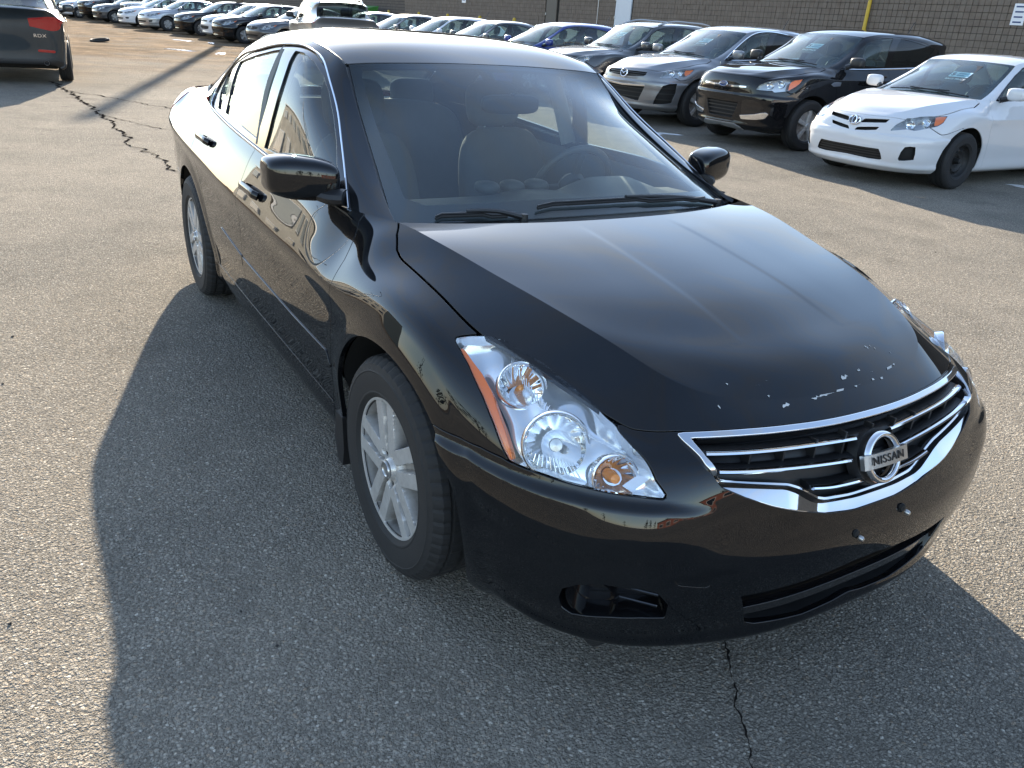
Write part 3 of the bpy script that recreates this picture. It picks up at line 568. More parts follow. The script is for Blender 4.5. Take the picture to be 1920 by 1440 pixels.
def rim_mesh(Ri, nsp, kind, depth=.05, seg=200, rings=40):
    """wheel face as a dense polar relief: spokes proud, pockets deep"""
    r = np.linspace(.004, Ri, rings); th = np.linspace(0, 2*math.pi, seg, endpoint=False); RR, TT = np.meshgrid(r, th, indexing='ij'); t = RR/Ri
    d = (TT % (2*math.pi/nsp))-math.pi/nsp; s = RR*np.sin(d)
    if kind == 'twin':
        c = .0245+.0155*t; hw = .0215+.003*t; arm = smst(hw+.003-np.abs(np.abs(s)-c), 0, .005); chan = smst(.003+c-np.abs(s), 0, .005)
        z = -depth*(1-np.maximum(arm, chan*.60)); z = z*smst(t, .16, .34)
        hub = smst(.27-t, 0, .05); z = np.maximum(z, -depth*.28*(1-hub)*1-.0) if False else z*(1-hub)-.008*hub
        lug = np.zeros_like(z)
        for k in range(5):
            a = 2*math.pi*(k+.0)/5; lug = np.maximum(lug, smst(.013-np.hypot(RR*np.cos(TT)-.05*math.cos(a), RR*np.sin(TT)-.05*math.sin(a)), 0, .003))
        z -= lug*.022
    elif kind == 'star':
        hw = .030+.012*t; arm = smst(hw-np.abs(s), 0, .012); z = -depth*(1-arm)*smst(t, .2, .36); hub = smst(.3-t, 0, .06); z = z*(1-hub)-.006*hub
    elif kind == 'multi':
        hw = .013+.004*t; arm = smst(hw-np.abs(s), 0, .007); z = -depth*(1-arm)*smst(t, .22, .36)
    else:                                                # pressed steel with a ring of round holes
        z = -.05+.05*smst(t, .8, 1)+.02*np.exp(-((t-.62)/.12)**2)-.02*smst(.35-t, 0, .1)
        for k in range(10):
            a = 2*math.pi*k/10; z -= .03*smst(.018-np.hypot(RR*np.cos(TT)-.72*Ri*math.cos(a), RR*np.sin(TT)-.72*Ri*math.sin(a)), 0, .004)
    lip = smst(t, .935, .955); z = z*(1-lip)+.002*lip; z = np.where(t > .985, -.010, z)
    cap = smst(.155-t, 0, .02); z = z*(1-cap)+cap*.004
    P = np.stack([RR*np.cos(TT), -z, RR*np.sin(TT)], -1); V = P.reshape(-1, 3).tolist(); F = []
    for i in range(rings-1):
        for j in range(seg): j2 = (j+1) % seg; F.append((i*seg+j, i*seg+j2, (i+1)*seg+j2, (i+1)*seg+j))
    F.append(tuple(range(seg)))
    m = MB().add(V, F)
    me = bpy.data.meshes.new('rim'); me.from_pydata(m.v, [], m.f); bm = bmesh.new(); bm.from_mesh(me); bmesh.ops.recalc_face_normals(bm, faces=bm.faces)
    if sum(q.normal.y*q.calc_area() for q in bm.faces) > 0: bmesh.ops.reverse_faces(bm, faces=bm.faces)
    bm.to_mesh(me); bm.free(); me.polygons.foreach_set('use_smooth', [True]*len(me.polygons)); me.set_sharp_from_angle(angle=.7); return me
def rim_mat(name, col, dirt=.85):
    t = NT(name).set(metal=.35, rough=.34); c = t.coord(); f = t.ramp(t.noise(9, 5, .65, c), [(.42, (0, 0, 0)), (.70, (1, 1, 1))])
    sp = t.n('ShaderNodeSeparateXYZ'); t.l(c, sp.inputs[0]); deep = t.n('ShaderNodeMapRange'); t.l(sp.outputs[1], deep.inputs[0]); deep.inputs[1].default_value = .006; deep.inputs[2].default_value = .03
    g = t.math('MULTIPLY', t.math('ADD', f, deep.outputs[0]), dirt*.55)                # brake dust that settles in the pockets
    t.l(t.mix(g, col, (.075, .055, .04)), t.p.inputs['Base Color']); t.l(t.math('ADD', t.math('MULTIPLY', g, .4), .30), t.p.inputs['Roughness']); t.l(t.math('SUBTRACT', .42, t.math('MULTIPLY', g, .4)), t.p.inputs['Metallic']); return t.m
RIMS = rim_mat('silver wheel', (.56, .55, .53)); RIMB = simple('black steel wheel', (.01, .01, .01), .6)
def add_wheel(parent, x, y, R, tme, rme, rim, ri, steer=0., hub=None):
    """wheel > tyre, rim, brake_disc; outer side faces -y of its own frame"""
    w = empty('wheel', (x, y, R)); w.parent = parent; w.rotation_euler = (0, 0, steer+(0 if y < 0 else math.pi))
    t = link('tyre', tme, w, RUB); r = link('rim', rme, w, rim); r.location = (0, -.088 if R < .4 else -.09, 0); r.rotation_euler = (0, .35*x+.4, 0)
    if 'disc' not in ME: ME['disc'] = MB().lathe([(.02, -.02), (.135, -.02), (.135, .0), (.02, 0)], 40).lathe([(ri+.01, -.06), (ri+.01, .09), (.02, .09)], 48).mesh('brake_disc', .6)
    link('brake_disc', ME['disc'], w, DARK); return w

def weld_hood(H, S):
    """make the hood's rim follow the skirt's top edge exactly"""
    T = S.P[:, -1]; T = T[(S.U < 1.95)]
    near = lambda p: proj_line(p, T)
    du = near(H.P[-1])-H.P[-1]; dv = near(H.P[:, 0])-H.P[:, 0]; du[-1] *= 0
    w = (np.arange(len(H.U))/(len(H.U)-1))**5; h = (1-np.arange(len(H.V))/(len(H.V)-1))**6
    H.P = H.P+w[:, None, None]*du[None]*(1-h*0)[None, :, None]; dv2 = dv-w[:, None]*du[0][None]; H.P = H.P+h[None, :, None]*dv2[:, None]
    fl = getattr(H, 'flipped', False); H.N = H.normals()*(-1 if fl else 1)
def proj_line(p, T):
    best = np.full(len(p), 1e9); out = p.copy()
    for a, b in zip(T[:-1], T[1:]):
        e = b-a; l = e@e
        if l < 1e-12: continue
        t = np.clip((p-a)@e/l, 0, 1); q = a+t[:, None]*e; d = ((p-q)**2).sum(1); m = d < best; best[m] = d[m]; out[m] = q[m]
    return out
# ---------------- body
HERO = empty('black_sedan', (-1.4, 0, 0)); tag(HERO, 'glossy black four-door sedan with chrome vee grille and chipped hood edge', 'car')
HR = bpy.data.objects.new('body_root', None)
HP = HERO
def hk(name, s, mat, parent=None):
    q = Soup(s.P+A([1.4, 0, 0]), s.N, s.Q, s.F); return mk(name, q, mat, parent or HP)
def hboth(name, s, mat, parent=None): return hk(name, s.both(), mat, parent)
def htwin(name, s, mat, parent=None): return hk(name, s, mat, parent), hk(name, s.mirror(), mat, parent)
def hmb(m, name, mat, parent=None, smooth=.6): m.xf(np.eye(3), (1.4, 0, 0)); return m.obj(name, mat, parent or HP, smooth)
SK = outward(Patch(SKIRT, 640, 170, 2, vdom=(0, 9)))
UV = SK.uv
ULIM = 5.907
crease = A(HB['bumper_crease'])
def sk_disp(P, Q):
    d = np.zeros(len(P))
    # bumper shelf under the lamps: the lower face stands proud of the upper one
    cl = crease[np.argsort(crease[:, 0])]; vc = np.interp(Q[:, 0], cl[:, 0], cl[:, 1]); f = smst(Q[:, 0], .42, .62)*(1-smst(Q[:, 0], 1.15, 1.33)); e = vc-Q[:, 1]
    d += .011*f*smst(e, -.012, .010)*(1-smst(e, .03, .17))
    # wheel-arch flares
    for xc, rx, rz in ((.012, .425, .388), (-2.776, .42, .380)):
        q = (np.sqrt(((P[:, 0]-xc)/rx)**2+((P[:, 2]-.335)/rz)**2)-1)*rz; d += .008*(1-smst(q, .0, .075))*smst(P[:, 1], .7, .8)
    # shoulder crease of the doors
    zc = np.interp(-P[:, 0], [.05, .46, .9, 1.3, 1.75, 2.25, 2.6, 2.95, 3.25, 3.5], [.783, .766, .772, .779, .793, .822, .845, .865, .88, .895]); d += .0055*np.exp(-np.abs(P[:, 2]-zc)/.030)*smst(-P[:, 0], .05, .5)*(1-smst(-P[:, 0], 3.1, 3.5))*smst(P[:, 1], .8, .86)
    # lower lip of the bumper rolls forward
    d += .010*np.exp(-((P[:, 2]-.235)/.02)**2)*smst(P[:, 0], .45, .65)
    return d
SK.displace(sk_disp)
hoodcurve = HB['hood']; HOODP = hoodcurve+[[-.1, hoodcurve[-1][1]], [-.1, 1.], [hoodcurve[0][0]-.002, 1.]]
hl = HB['headlight']; GAP = .0045
DF = [UV(x, z, 1.4, 2.6) for x, z in ((-.47, .94), (-.43, .89), (-.405, .84), (-.39, .776), (-.42, .68), (-.455, .58), (-.487, .455), (-.51, .36), (-.53, .29))]
DM = [UV(x, z, 2.4, 3.6) for x, z in ((-1.565, .985), (-1.578, .91), (-1.582, .84), (-1.585, .77), (-1.60, .65), (-1.62, .52), (-1.645, .40), (-1.67, .29))]
DR = [UV(x, z, 3.2, 4.6) for x, z in ((-2.47, 1.03), (-2.53, .97), (-2.55, .90), (-2.52, .82), (-2.46, .74), (-2.39, .63), (-2.34, .50), (-2.31, .38), (-2.30, .29))]
SEAMV = [UV(x, .31, 1.2, 4.8) for x in (.1, -.3, -.53, -.9, -1.3, -1.67, -2.0, -2.3, -2.6, -2.9)]
seam = [[u, v] for u, v in SEAMV]
bs = HB['bumper_seam']; ub = UV(.0, .40, 1.0, 1.9)[0]
BUMP = [[-.1, -.1], [ub, -.1], [ub, bs[0][1]]]+bs+hl[20:12:-1]+[hl[12], hl[11], hl[10]]+hoodcurve[12:]+[[-.1, hoodcurve[-1][1]]]
UR = UV(-2.776, .62, 3.5, 5.2)[0]; RBV = UV(-3.2, .62, 4, 5.2)[1]
REARB = [[UR, -.1], [6.2, -.1], [6.2, RBV], [UR, RBV]]
arch = lambda s: s.clip(ell(s.P, .012, .335, .425, .388)).clip(ell(s.P, -2.776, .335, .42, .380))
g2 = GAP/2
# hood
hs = SK.soup((0, 1.9), (.5, 1)).inside(HOODP, .0035); hs = hs.flange(.02, .002, skip=lambda P, Q: Q[:, 1] > SK.V[-1]-1e-6)
HDP = outward(Patch(tr(HOOD), 90, 150, 1, vdom=(1, 8)))
ridge = A([(-.15,.42),(.015,.354),(.27,.27),(.47,.22),(.60,.19)])
def hood_disp(P, Q):
    yr = np.interp(-P[:, 0], -ridge[::-1, 0][::-1], ridge[:, 1]); e = P[:, 1]-yr; f = smst(-P[:, 0], -.66, -.45)*smst(P[:, 0], -.16, -.02)
    return f*.0007*(smst(e, -.022, .0)*(1-smst(e, .004, .13)))
HDP.displace(hood_disp); weld_hood(HDP, SK)
hp = HDP.soup(); hp = hp.flange(.02, .002, skip=lambda P, Q: (Q[:, 0] > HDP.U[-1]-1e-6) | (Q[:, 1] < HDP.V[0]+1e-6))
hood = hboth('hood', hs+hp, PB)
# paint chips along the hood's front edge
CHIP = simple('bare primer', (.50, .50, .48), .7, var=.3)
rng = random.Random(5)
chips = []
for yc, zc, ln, th, n_ in ((.010, .792, .026, .0030, 1), (-.075, .7735, .115, .0016, 1), (.035, .7770, .030, .0010, 1), (.205, .7868, .055, .0014, 1), (-.215, .768, .024, .0014, 1), (.10, .772, .010, .0012, 4), (-.30, .775, .008, .0010, 5), (.26, .80, .006, .0010, 5)):
    for k in range(n_):
        y0 = yc+(rng.uniform(-.09, .09) if n_ > 1 else 0); z0 = zc+(rng.uniform(-.006, .03) if n_ > 1 else 0); m_ = max(4, int(ln/.006)); up = []; dn = []
        for j in range(m_+1):
            t_ = j/m_; e_ = math.sin(math.pi*min(max(t_, .03), .97))**.5; yy = y0+ln*(t_-.5); sl = .045*ln*(t_-.5); up.append((yy, z0+sl+th*e_*rng.uniform(.2, 1.))); dn.append((yy+rng.uniform(-.001, .001), z0+sl-th*e_*rng.uniform(.2, 1.)))
        chips.append(up+dn[::-1])
for pts in chips:
    V = []
    for y, z in pts:
        d2 = (np.abs(HDP.P[..., 1]-abs(y))*1.)**2+(HDP.P[..., 2]-z)**2; q = SK.P[:200, 120:]; d3 = (q[..., 1]-abs(y))**2+(q[..., 2]-z)**2
        if d2.min() < d3.min(): k = np.unravel_index(np.argmin(d2), d2.shape); p, n = HDP.P[k], HDP.N[k]
        else: k = np.unravel_index(np.argmin(d3), d3.shape); p, n = q[k], SK.N[:200, 120:][k]
        V.append(A([p[0], math.copysign(abs(y), y), z if False else p[2]])+n*A([1, 1 if y > 0 else -1, 1])*.0012)
    n = len(V); hmb(MB().add(V, [tuple(range(n))]), 'paint_chip', CHIP, hood, None)
# front fenders
FEND = [[.6, -.1], [.6, 1.2]]+[[DF[0][0]-.0, 1.2]]+DF+[[DF[-1][0], -.1]]
s = SK.soup((.6, 2.2)).inside(FEND, g2).outside(HOODP, .0035).outside(BUMP, g2).outside(hl, .002)
s = arch(s).outside([[.5, -.2], [6, -.2]]+seam[::-1][:0]+[[6, SEAMV[2][1]], [.5, SEAMV[2][1]]], g2) if False else arch(s)
htwin('fender', s.flange(.016, .0015, skip=lambda P, Q: Q[:, 1] > SK.V[-1]-1e-6), PB)
# rocker panels
ROCK = [[DF[-1][0], -.2], [DF[-1][0], seam[2][1]]]+seam[2:9]+[[seam[8][0], -.2]]
s = arch(SK.soup((1.5, 4.6), (0, .4)).inside(ROCK, g2)); rockers = htwin('rocker_panel', s.flange(.012), PB)
# doors
seamL = seam[2:9]
def door(a, b, name):
    u0, u1 = min(p[0] for p in a)-.05, max(p[0] for p in b)+.05
    vs = lambda u: float(np.interp(u, [p[0] for p in seam], [p[1] for p in seam]))
    poly = [[a[0][0], 1.2]]+a[:-1]+[[a[-1][0], vs(a[-1][0])]]+[p for p in seam if a[-1][0] < p[0] < b[-1][0]]+[[b[-1][0], vs(b[-1][0])]]+b[:-1][::-1]+[[b[0][0], 1.2]]
    s = arch(SK.soup((u0, u1)).inside(poly, g2)); return htwin(name, s.flange(.016, .0015, skip=lambda P, Q: Q[:, 1] > SK.V[-1]-1e-6), PB)
fdoor = door(DF, DM, 'front_door'); rdoor = door(DM, DR, 'rear_door')
# rear quarters, tail, rear bumper
QUAR = [[DR[0][0], 1.2]]+DR+[[DR[-1][0], -.1], [6.3, -.1], [6.3, 1.2]]
tl = [[5.02, .66], [5.20, .62], [5.42, .64], [5.44, .80], [5.20, .84], [5.0, .82]]
TAILG = [[5.30, RBV], [6.3, RBV], [6.3, 1.2], [5.30, 1.2]]
s = arch(SK.soup((3.5, 5.9)).inside(QUAR, g2).outside(REARB, g2).outside(TAILG, g2).outside(tl, .002)); htwin('rear_quarter', s.flange(.016, skip=lambda P, Q: Q[:, 1] > SK.V[-1]-1e-6), PB)
s = SK.soup((5.2, 5.91), (.3, 1)).inside(TAILG, g2).outside(tl, .002); hboth('tailgate', s.flange(.016, skip=lambda P, Q: Q[:, 1] > SK.V[-1]-1e-6), PB)
RED = simple('red lamp lens', (.32, .008, .008), .12, coat=1.)
htwin('tail_lamp', SK.soup((4.9, 5.5), (.5, .9)).inside(tl, .001).off(.003).flange(.02), RED)
s = arch(SK.soup((4.0, 5.91), (0, .6)).inside(REARB, g2)); hboth('rear_bumper', s.flange(.016), PB)
# front bumper with its openings
gtop, gbot = HB['grille_out'], HB['grille_bot']
GOUT = gtop+[[-.05, gtop[-1][1]], [-.05, gbot[-1][1]]]+gbot[:0:-1]
gi_t, gi_b = HB['grille_in_top'], HB['grille_in_bot']
GIN = gi_t+[[-.05, gi_t[-1][1]], [-.05, gi_b[-1][1]]]+gi_b[:0:-1]
intk = HB['intake']; it = intk[:5]; ib = intk[5:]; INT = it+[[-.05, it[-1][1]], [-.05, ib[0][1]]]+ib
s = SK.soup((0, 1.9)).inside(BUMP, g2).outside(GOUT, .001).outside(INT).outside(HB['fog']).outside(HB['towcap'], .0012).outside(hl, .002)
bumper = hboth('front_bumper', arch(s).flange(.018, .0025), PB)
s = SK.soup((.3, .8), (.2, .6)).inside(HB['towcap'], .0012).off(-.0005); [hk('tow_hook_cover', s_.flange(.008, .0015), PB, bumper) for s_ in (s, s.mirror())]
r = SK.soup((0, .6), (0, .5)).inside(INT); hboth('lower_intake', r.off(-.055)+r.wall(-.004, -.055), DARK, bumper)
r2 = r.clip(np.abs(r.P[:, 2]-(.285+.02))-.012); hboth('intake_bar', r2.off(-.012).flange(.02), BLKGL, bumper)
r = SK.soup((.4, 1.1), (0, .6)).inside(HB['fog'])
for sd_, q in (('l', 1), ('r', -1)):
    e = (r.off(-.05)+r.wall(-.004, -.05)); e = e if q > 0 else e.mirror(); cav = hk('fog_recess', e, BLKGL, bumper)
    ring = SK.soup((.4, 1.1), (0, .6)).inside(HB['fog_ring']); c3 = ring.P.mean(0); n3 = unit(ring.N.mean(0)); c3[1] *= q; n3[1] *= q
    X = unit(np.cross([0, 0, 1], n3)); Y = np.cross(n3, X); B3 = np.stack([X, Y, n3], 1)
    m = MB().lathe([(.058, -.004), (.060, -.012), (.054, -.05), (.03, -.055)], 40, 'z', c3, R=B3); hmb(m, 'fog_lamp_ring', BLKGL, cav)
    T = X if X[1]*q < 0 else -X
    for k in range(2): hmb(MB().box(c3+T*.100-n3*.062+Y*(.016-.034*k), (.045, .004, .016), B3, .002), 'recess_fin', BLKGL, cav)
# grille
r = SK.soup((0, .75), (.4, .9))
gs_ = r.inside(GOUT, .0015).outside(GIN); e_ = sdf(GIN, gs_.Q); vee = smst(.70-gs_.Q[:, 1], 0, .05)
gs_ = gs_.off(.010-vee*.52*np.clip(.058-e_, 0, .058)).recalc(); surround = hboth('grille_surround', gs_.flange(.016, .003), CHROME)
hb_ = r.inside(GIN, -.004); grille = hboth('grille', hb_.off(-.045)+hb_.wall(-.002, -.045), BLKPL)
def on_skirt(line, d, n=24):
    c = curve([list(p) for p in line], n); P = []
    for u, v in c:
        i = np.clip(np.searchsorted(SK.U, u), 1, len(SK.U)-1); j = np.clip(np.searchsorted(SK.V, v), 1, len(SK.V)-1); a = (u-SK.U[i-1])/(SK.U[i]-SK.U[i-1]); b = (v-SK.V[j-1])/(SK.V[j]-SK.V[j-1])
        w = [((1-a)*(1-b), i-1, j-1), (a*(1-b), i, j-1), ((1-a)*b, i-1, j), (a*b, i, j)]; P.append(sum(k*(SK.P[x, y]+SK.N[x, y]*d) for k, x, y in w))
    return A(P)
for nm in ('bar1', 'bar2', 'bar3'):
    P = on_skirt(HB[nm][:-1]+([HB[nm][-1]] if nm != 'bar3' else [HB[nm][-1]]), -.008); P = P[np.argsort(-np.abs(P[:, 1]))]
    for q in (1, -1): hmb(MB().tube(P*A([1, q, 1]), .0052, 8, flat=(1.6, 1)), 'chrome_bar', CHROME, grille)
    sl = P-A([.022, 0, .004]); sl[-1] = sl[-1]*A([1, 0, 1]); full = np.vstack([sl*A([1, 1, 1]), (sl*A([1, -1, 1]))[::-1]]); hmb(MB().tube(full, .016, 8, flat=(1.2, .55)), 'grille_slat', BLKPL, grille)
for k in range(9):
    y = -.36+.09*k; zt = .70; m = MB().box((.868-.30*y*y, y, .675), (.012, .003, .045-.05*abs(y)), None, .001); hmb(m, 'grille_rib', BLKPL, grille)
# badge: ring, bar and lettering
bc = A([.921, 0, .652]); bn = unit([.86, 0, .33]); bx_ = A([0., 1, 0]); by_ = np.cross(bn, bx_); BR = np.stack([bx_, by_, bn], 1)
bd = hmb(MB().lathe([(.047, .002), (.050, .010), (.056, .012), (.061, .009), (.063, .000), (.047, -.004)], 56, 'z', bc, True, BR), 'badge', CHROME, None, .9)
m = MB(); barP = []
for k in range(13):
    u = -1+k/6; barP.append(bc+bx_*(.079*u)+bn*(.019-.006*u*u))
V = []; F = []
for p in barP: V += [p+by_*.0175, p+by_*.0175-bn*.012, p-by_*.0175-bn*.012, p-by_*.0175]
for k in range(12):
    for j in range(4): F.append((k*4+j, k*4+(j+1) % 4, (k+1)*4+(j+1) % 4, (k+1)*4+j))
F += [(0, 1, 2, 3), (51, 50, 49, 48)]
hmb(m.add(V, F), 'badge_bar', SATIN, bd, None)
text_obj('badge_lettering', 'NISSAN', .0275, .0010, frame(bx_, by_, bn, bc+bn*.0195+A([1.4, 0, 0])), simple('badge ink', (.01, .01, .012), .4), bd, 1.12, 1.12)
hmb(MB().lathe([(.055, -.006), (.02, -.010)], 40, 'z', bc-bn*.02, False, BR).lathe([(.074, -.030), (.068, -.004), (.050, -.002)], 40, 'z', bc-bn*.012, False, BR), 'badge_base', BLKPL, bd)
# plate screws left in the bumper
for y, z in ((-.055, .462), (.115, .487)):
    p = A([.953-.25*y*y, y, z]); m = MB().lathe([(.0, .010), (.004, .010), (.0065, .006), (.0065, -.002)], 14, 'x', p+A([.006, 0, 0])); hmb(m, 'plate_screw', SATIN, bumper)
    hmb(MB().lathe([(.0, .004), (.009, .003), (.011, -.004)], 14, 'x', p+A([.0, -.012, .012])), 'screw_plug', DARK, bumper)
# head lamps
HLM = simple('lamp bezel', (.86, .87, .88), .12, .72); REFL = simple('reflector', (.88, .89, .90), .05, 1.)
for q in (1, -1):
    lamp_root = None; reg = SK.soup((.4, 1.6), (.4, 1)).inside(hl, .003); fl = (lambda t: t) if q > 0 else (lambda t: t.mirror())
    lamp_root = hk('headlight', fl(reg.wall(-.002, -.05)+reg.off(-.07)), HLM)
    inner = SK.soup((.4, 1.6), (.4, 1)).inside(HB['headlight_in'], -.010); bz = inner.off(-.034+.009*np.sin(inner.Q[:, 0]*46+inner.Q[:, 1]*20)*np.cos(inner.Q[:, 1]*34)).recalc(); bowls = []
    for nm, rad, dep in (('refl_hi', .055, .06), ('refl_lo', .071, .075)):
        i = int(np.argmin(((inner.Q-A(HB[nm][0]))**2).sum(1))); c = inner.P[i]-inner.N[i]*.030; ax = unit(inner.N[i]*.62+A([.75, -.06, -.05])*.55); bowls.append((c, ax, rad, dep))
    for c, ax, rad, dep in bowls:
        w = bz.P-c; dd = w-np.outer(w@ax, ax); bz = bz.clip(rad*.93-np.linalg.norm(dd, axis=1))
    i = int(np.argmin(((inner.Q-(A(HB['refl_lo'][0])*.46+A(hl[13])*.54))**2).sum(1))); bowls.append((inner.P[i]-inner.N[i]*.030, unit(inner.N[i]*.55+A([.75, -.1, -.05])*.55), .050, .05))
    c, ax, rad, dep = bowls[2]; w = bz.P-c; dd = w-np.outer(w@ax, ax); bz = bz.clip(rad*.93-np.linalg.norm(dd, axis=1))
    hk('bezel', fl(bz.flange(.03, .002)), HLM, lamp_root); S = A([1, q, 1])
    for nb, (c, ax, rad, dep) in enumerate(bowls):
        X = unit(np.cross([0, 0, 1], ax)); Y = np.cross(ax, X); B3 = np.stack([X, Y, ax], 1); seg_ = 96; V = []; tt_ = np.linspace(.03, 1, 14)
        for j in range(seg_):                               # pressed facets fan out round the bulb
            an = 2*math.pi*j/seg_; fl_ = 1+.035*abs(math.sin(an*8))
            for t_ in tt_: V.append((rad*math.sqrt(t_)*math.cos(an), rad*math.sqrt(t_)*math.sin(an), -dep*(1-t_**fl_*fl_**2) if t_ < .97 else 0.))
        n_ = len(tt_); F = [(j*n_+k, j*n_+k+1, ((j+1) % seg_)*n_+k+1, ((j+1) % seg_)*n_+k) for j in range(seg_) for k in range(n_-1)]
        m = MB().add((A(V)@B3.T+c)*S, F); rb = hmb(m, 'reflector', REFL, lamp_root, .5)
        m = MB().lathe([(rad*.99, -.004), (rad*1.0, .010), (rad*1.05, .014), (rad*1.10, .010), (rad*1.12, -.012)], 56, 'z', c, False, B3); m.v = [tuple(A(p)*S) for p in m.v]; hmb(m, 'reflector_ring', CHROME, rb, 1.2)
        bl = c-ax*dep*.5; bs_ = 1.5 if nb == 2 else 1.; m = MB().lathe([(0, .026*bs_), (.007*bs_, .022*bs_), (.010*bs_, .008), (.009*bs_, -.02)], 18, 'z', bl, False, B3); m.v = [tuple(A(p)*S) for p in m.v]
        hmb(m, 'bulb', [AMBER2, SATIN, AMBER2][nb], rb)
        if nb == 1: m = MB().lathe([(0, .034), (.014, .032), (.016, .024), (.015, .02)], 20, 'z', bl, False, B3); m.v = [tuple(A(p)*S) for p in m.v]; hmb(m, 'glare_shield', SATIN, rb)
    # ribbed strips of the bezel
    for e0, e1, nr in ((hl[6], hl[11], 30), (hl[12], hl[16], 18), (hl[17], hl[19], 12)):
        for k in range(nr):
            uvp = A(e0)*(1-(k+.5)/nr)+A(e1)*(k+.5)/nr; cen_ = A(HB['headlight_in']).mean(0); d_ = cen_-uvp; d_ = d_/np.linalg.norm(d_); L_ = on_skirt([uvp+d_*.010, uvp+d_*.034], -.026, 3)
            hmb(MB().tube(L_*S, .0016, 5), 'bezel_rib', HLM, lamp_root)
    hk('side_marker', fl(SK.soup((.8, 1.6), (.4, 1)).inside(HB['amber'], .0035).off(-.006).flange(.015)), AMBER, lamp_root)
    hk('lens', fl(reg.flange(.006, .001)), LGLASS, lamp_root)
    gask = SK.soup((.4, 1.6), (.4, 1)).inside(hl, .0005).outside(hl, -.006) if False else None
# belt moulding on the doors
mo = [UV(x, z, 1.6, 4.6) for x, z in ((-.515, .505), (-.9, .505), (-1.57, .525), (-1.585, .525), (-2.02, .565), (-2.0, .545), (-1.6, .478), (-.9, .455), (-.49, .455))]
for a, b, dr in ((DF, DM, fdoor), (DM, DR, rdoor)):
    poly = [[a[0][0], 1.2]]+a+[[a[-1][0], -.1], [b[-1][0], -.1]]+b[::-1]+[[b[0][0], 1.2]]
    s = SK.soup((1.7, 4.4), (.1, .6)).inside(mo).inside(poly, .006); s = s.off(.0045).flange(.008, .002)
    hk('side_moulding', s, PB, dr[0]); hk('side_moulding', s.mirror(), PB, dr[1])
for o in [c for d in fdoor+rdoor for c in d.children]: o.parent = o.parent
# ---------------- greenhouse
GS = outward(Patch(GSIDE, 260, 90)); WI = outward(Patch(tr(WIND), 70, 80, 1)); RO = outward(Patch(tr(ROOF), 70, 110, 1)); RG = outward(Patch(tr(REARG), 40, 40, 1)); TK = outward(Patch(tr(TRUNK), 50, 40, 1))
roof = hboth('roof', RO.soup().flange(.012, .002), PB)
trunk = hboth('trunk_lid', TK.soup().flange(.012, .002), PB)
dlo = HB['dlo']; wf, wr, wq = HB['win_front'], HB['win_rear'], HB['win_quarter']
dloi = dlo
pil = GS.soup().outside(dlo, .0); htwin('pillar', pil.flange(.012, .0015, skip=lambda P, Q: (Q[:, 1] < 1e-6)), PB)
# window frames: black B pillar and body-coloured sash inside the chrome line
fr_ = GS.soup().inside(dlo, .006).outside(wf).outside(wr).outside(wq).off(-.004)
htwin('window_frame', fr_.flange(.010, .0015), BLKGL)
for o, q in ((0, 1), (1, -1)):
    for w, nm in ((wf, 'front_side_window'), (wr, 'rear_side_window'), (wq, 'quarter_window')):
        s = GS.soup().inside(w, -.004).off(-.012); hk(nm, s if q > 0 else s.mirror(), SGLASS)
def on_patch(p, line, d, n):
    c = curve([list(x) for x in line], n); out = []
    for u, v in c: g = p.ev(A([u, u+1e-3]), A([v, v+1e-3])); nn = np.cross(g[1, 0]-g[0, 0], g[0, 1]-g[0, 0]); nn /= np.linalg.norm(nn); nn = nn if nn[1] > 0 else -nn; out.append(g[0, 0]+nn*d)
    return A(out)
# chrome window line
low = on_patch(GS, dlo[0:5], .003, 40); upp = on_patch(GS, dlo[4:]+[dlo[0]], .003, 70)
for q in (1, -1):
    hmb(MB().tube(low*A([1, q, 1]), .0062, 8, flat=(.7, 1)), 'window_chrome', CHROME); hmb(MB().tube(upp*A([1, q, 1]), .0036, 8), 'window_chrome', CHROME)
    dit = A([RO.P[-1, k]+A([0, .006, -.004]) for k in range(0, len(RO.V), 3)]); hmb(MB().tube(dit*A([1, q, 1]), .0045, 6), 'roof_moulding', BLKPL)
    # seal between pillar and windscreen
    ed = A([WI.P[-1, k]+A([-.004, .006, -.006]) for k in range(0, len(WI.V), 3)]); hmb(MB().tube(ed*A([1, q, 1]), .008, 6), 'windshield_seal', BLKPL)
ed = A([WI.P[k, -1]+A([-.002, 0, -.006]) for k in range(len(WI.U)-1, -1, -2)]); hmb(MB().tube(np.vstack([ed, (ed*A([1, -1, 1]))[::-1][1:]]), .006, 6), 'windshield_seal', BLKPL)
wsh = hboth('windshield', WI.soup(), WGLASS)
um, vm = WI.U[-1], WI.V[-1]
FR = [[-.1, .085], [um-.10, .090], [um-.050, .14], [um-.042, vm*.6], [um-.045, vm-.06], [um-.06, vm-.030], [-.1, vm-.026]]
FRIT = simple('black glass border', (.004, .004, .005), .25)
hboth('glass_border', WI.soup().outside(FR).off(-.004), FRIT, wsh)
hboth('rear_window', RG.soup(), SGLASS)
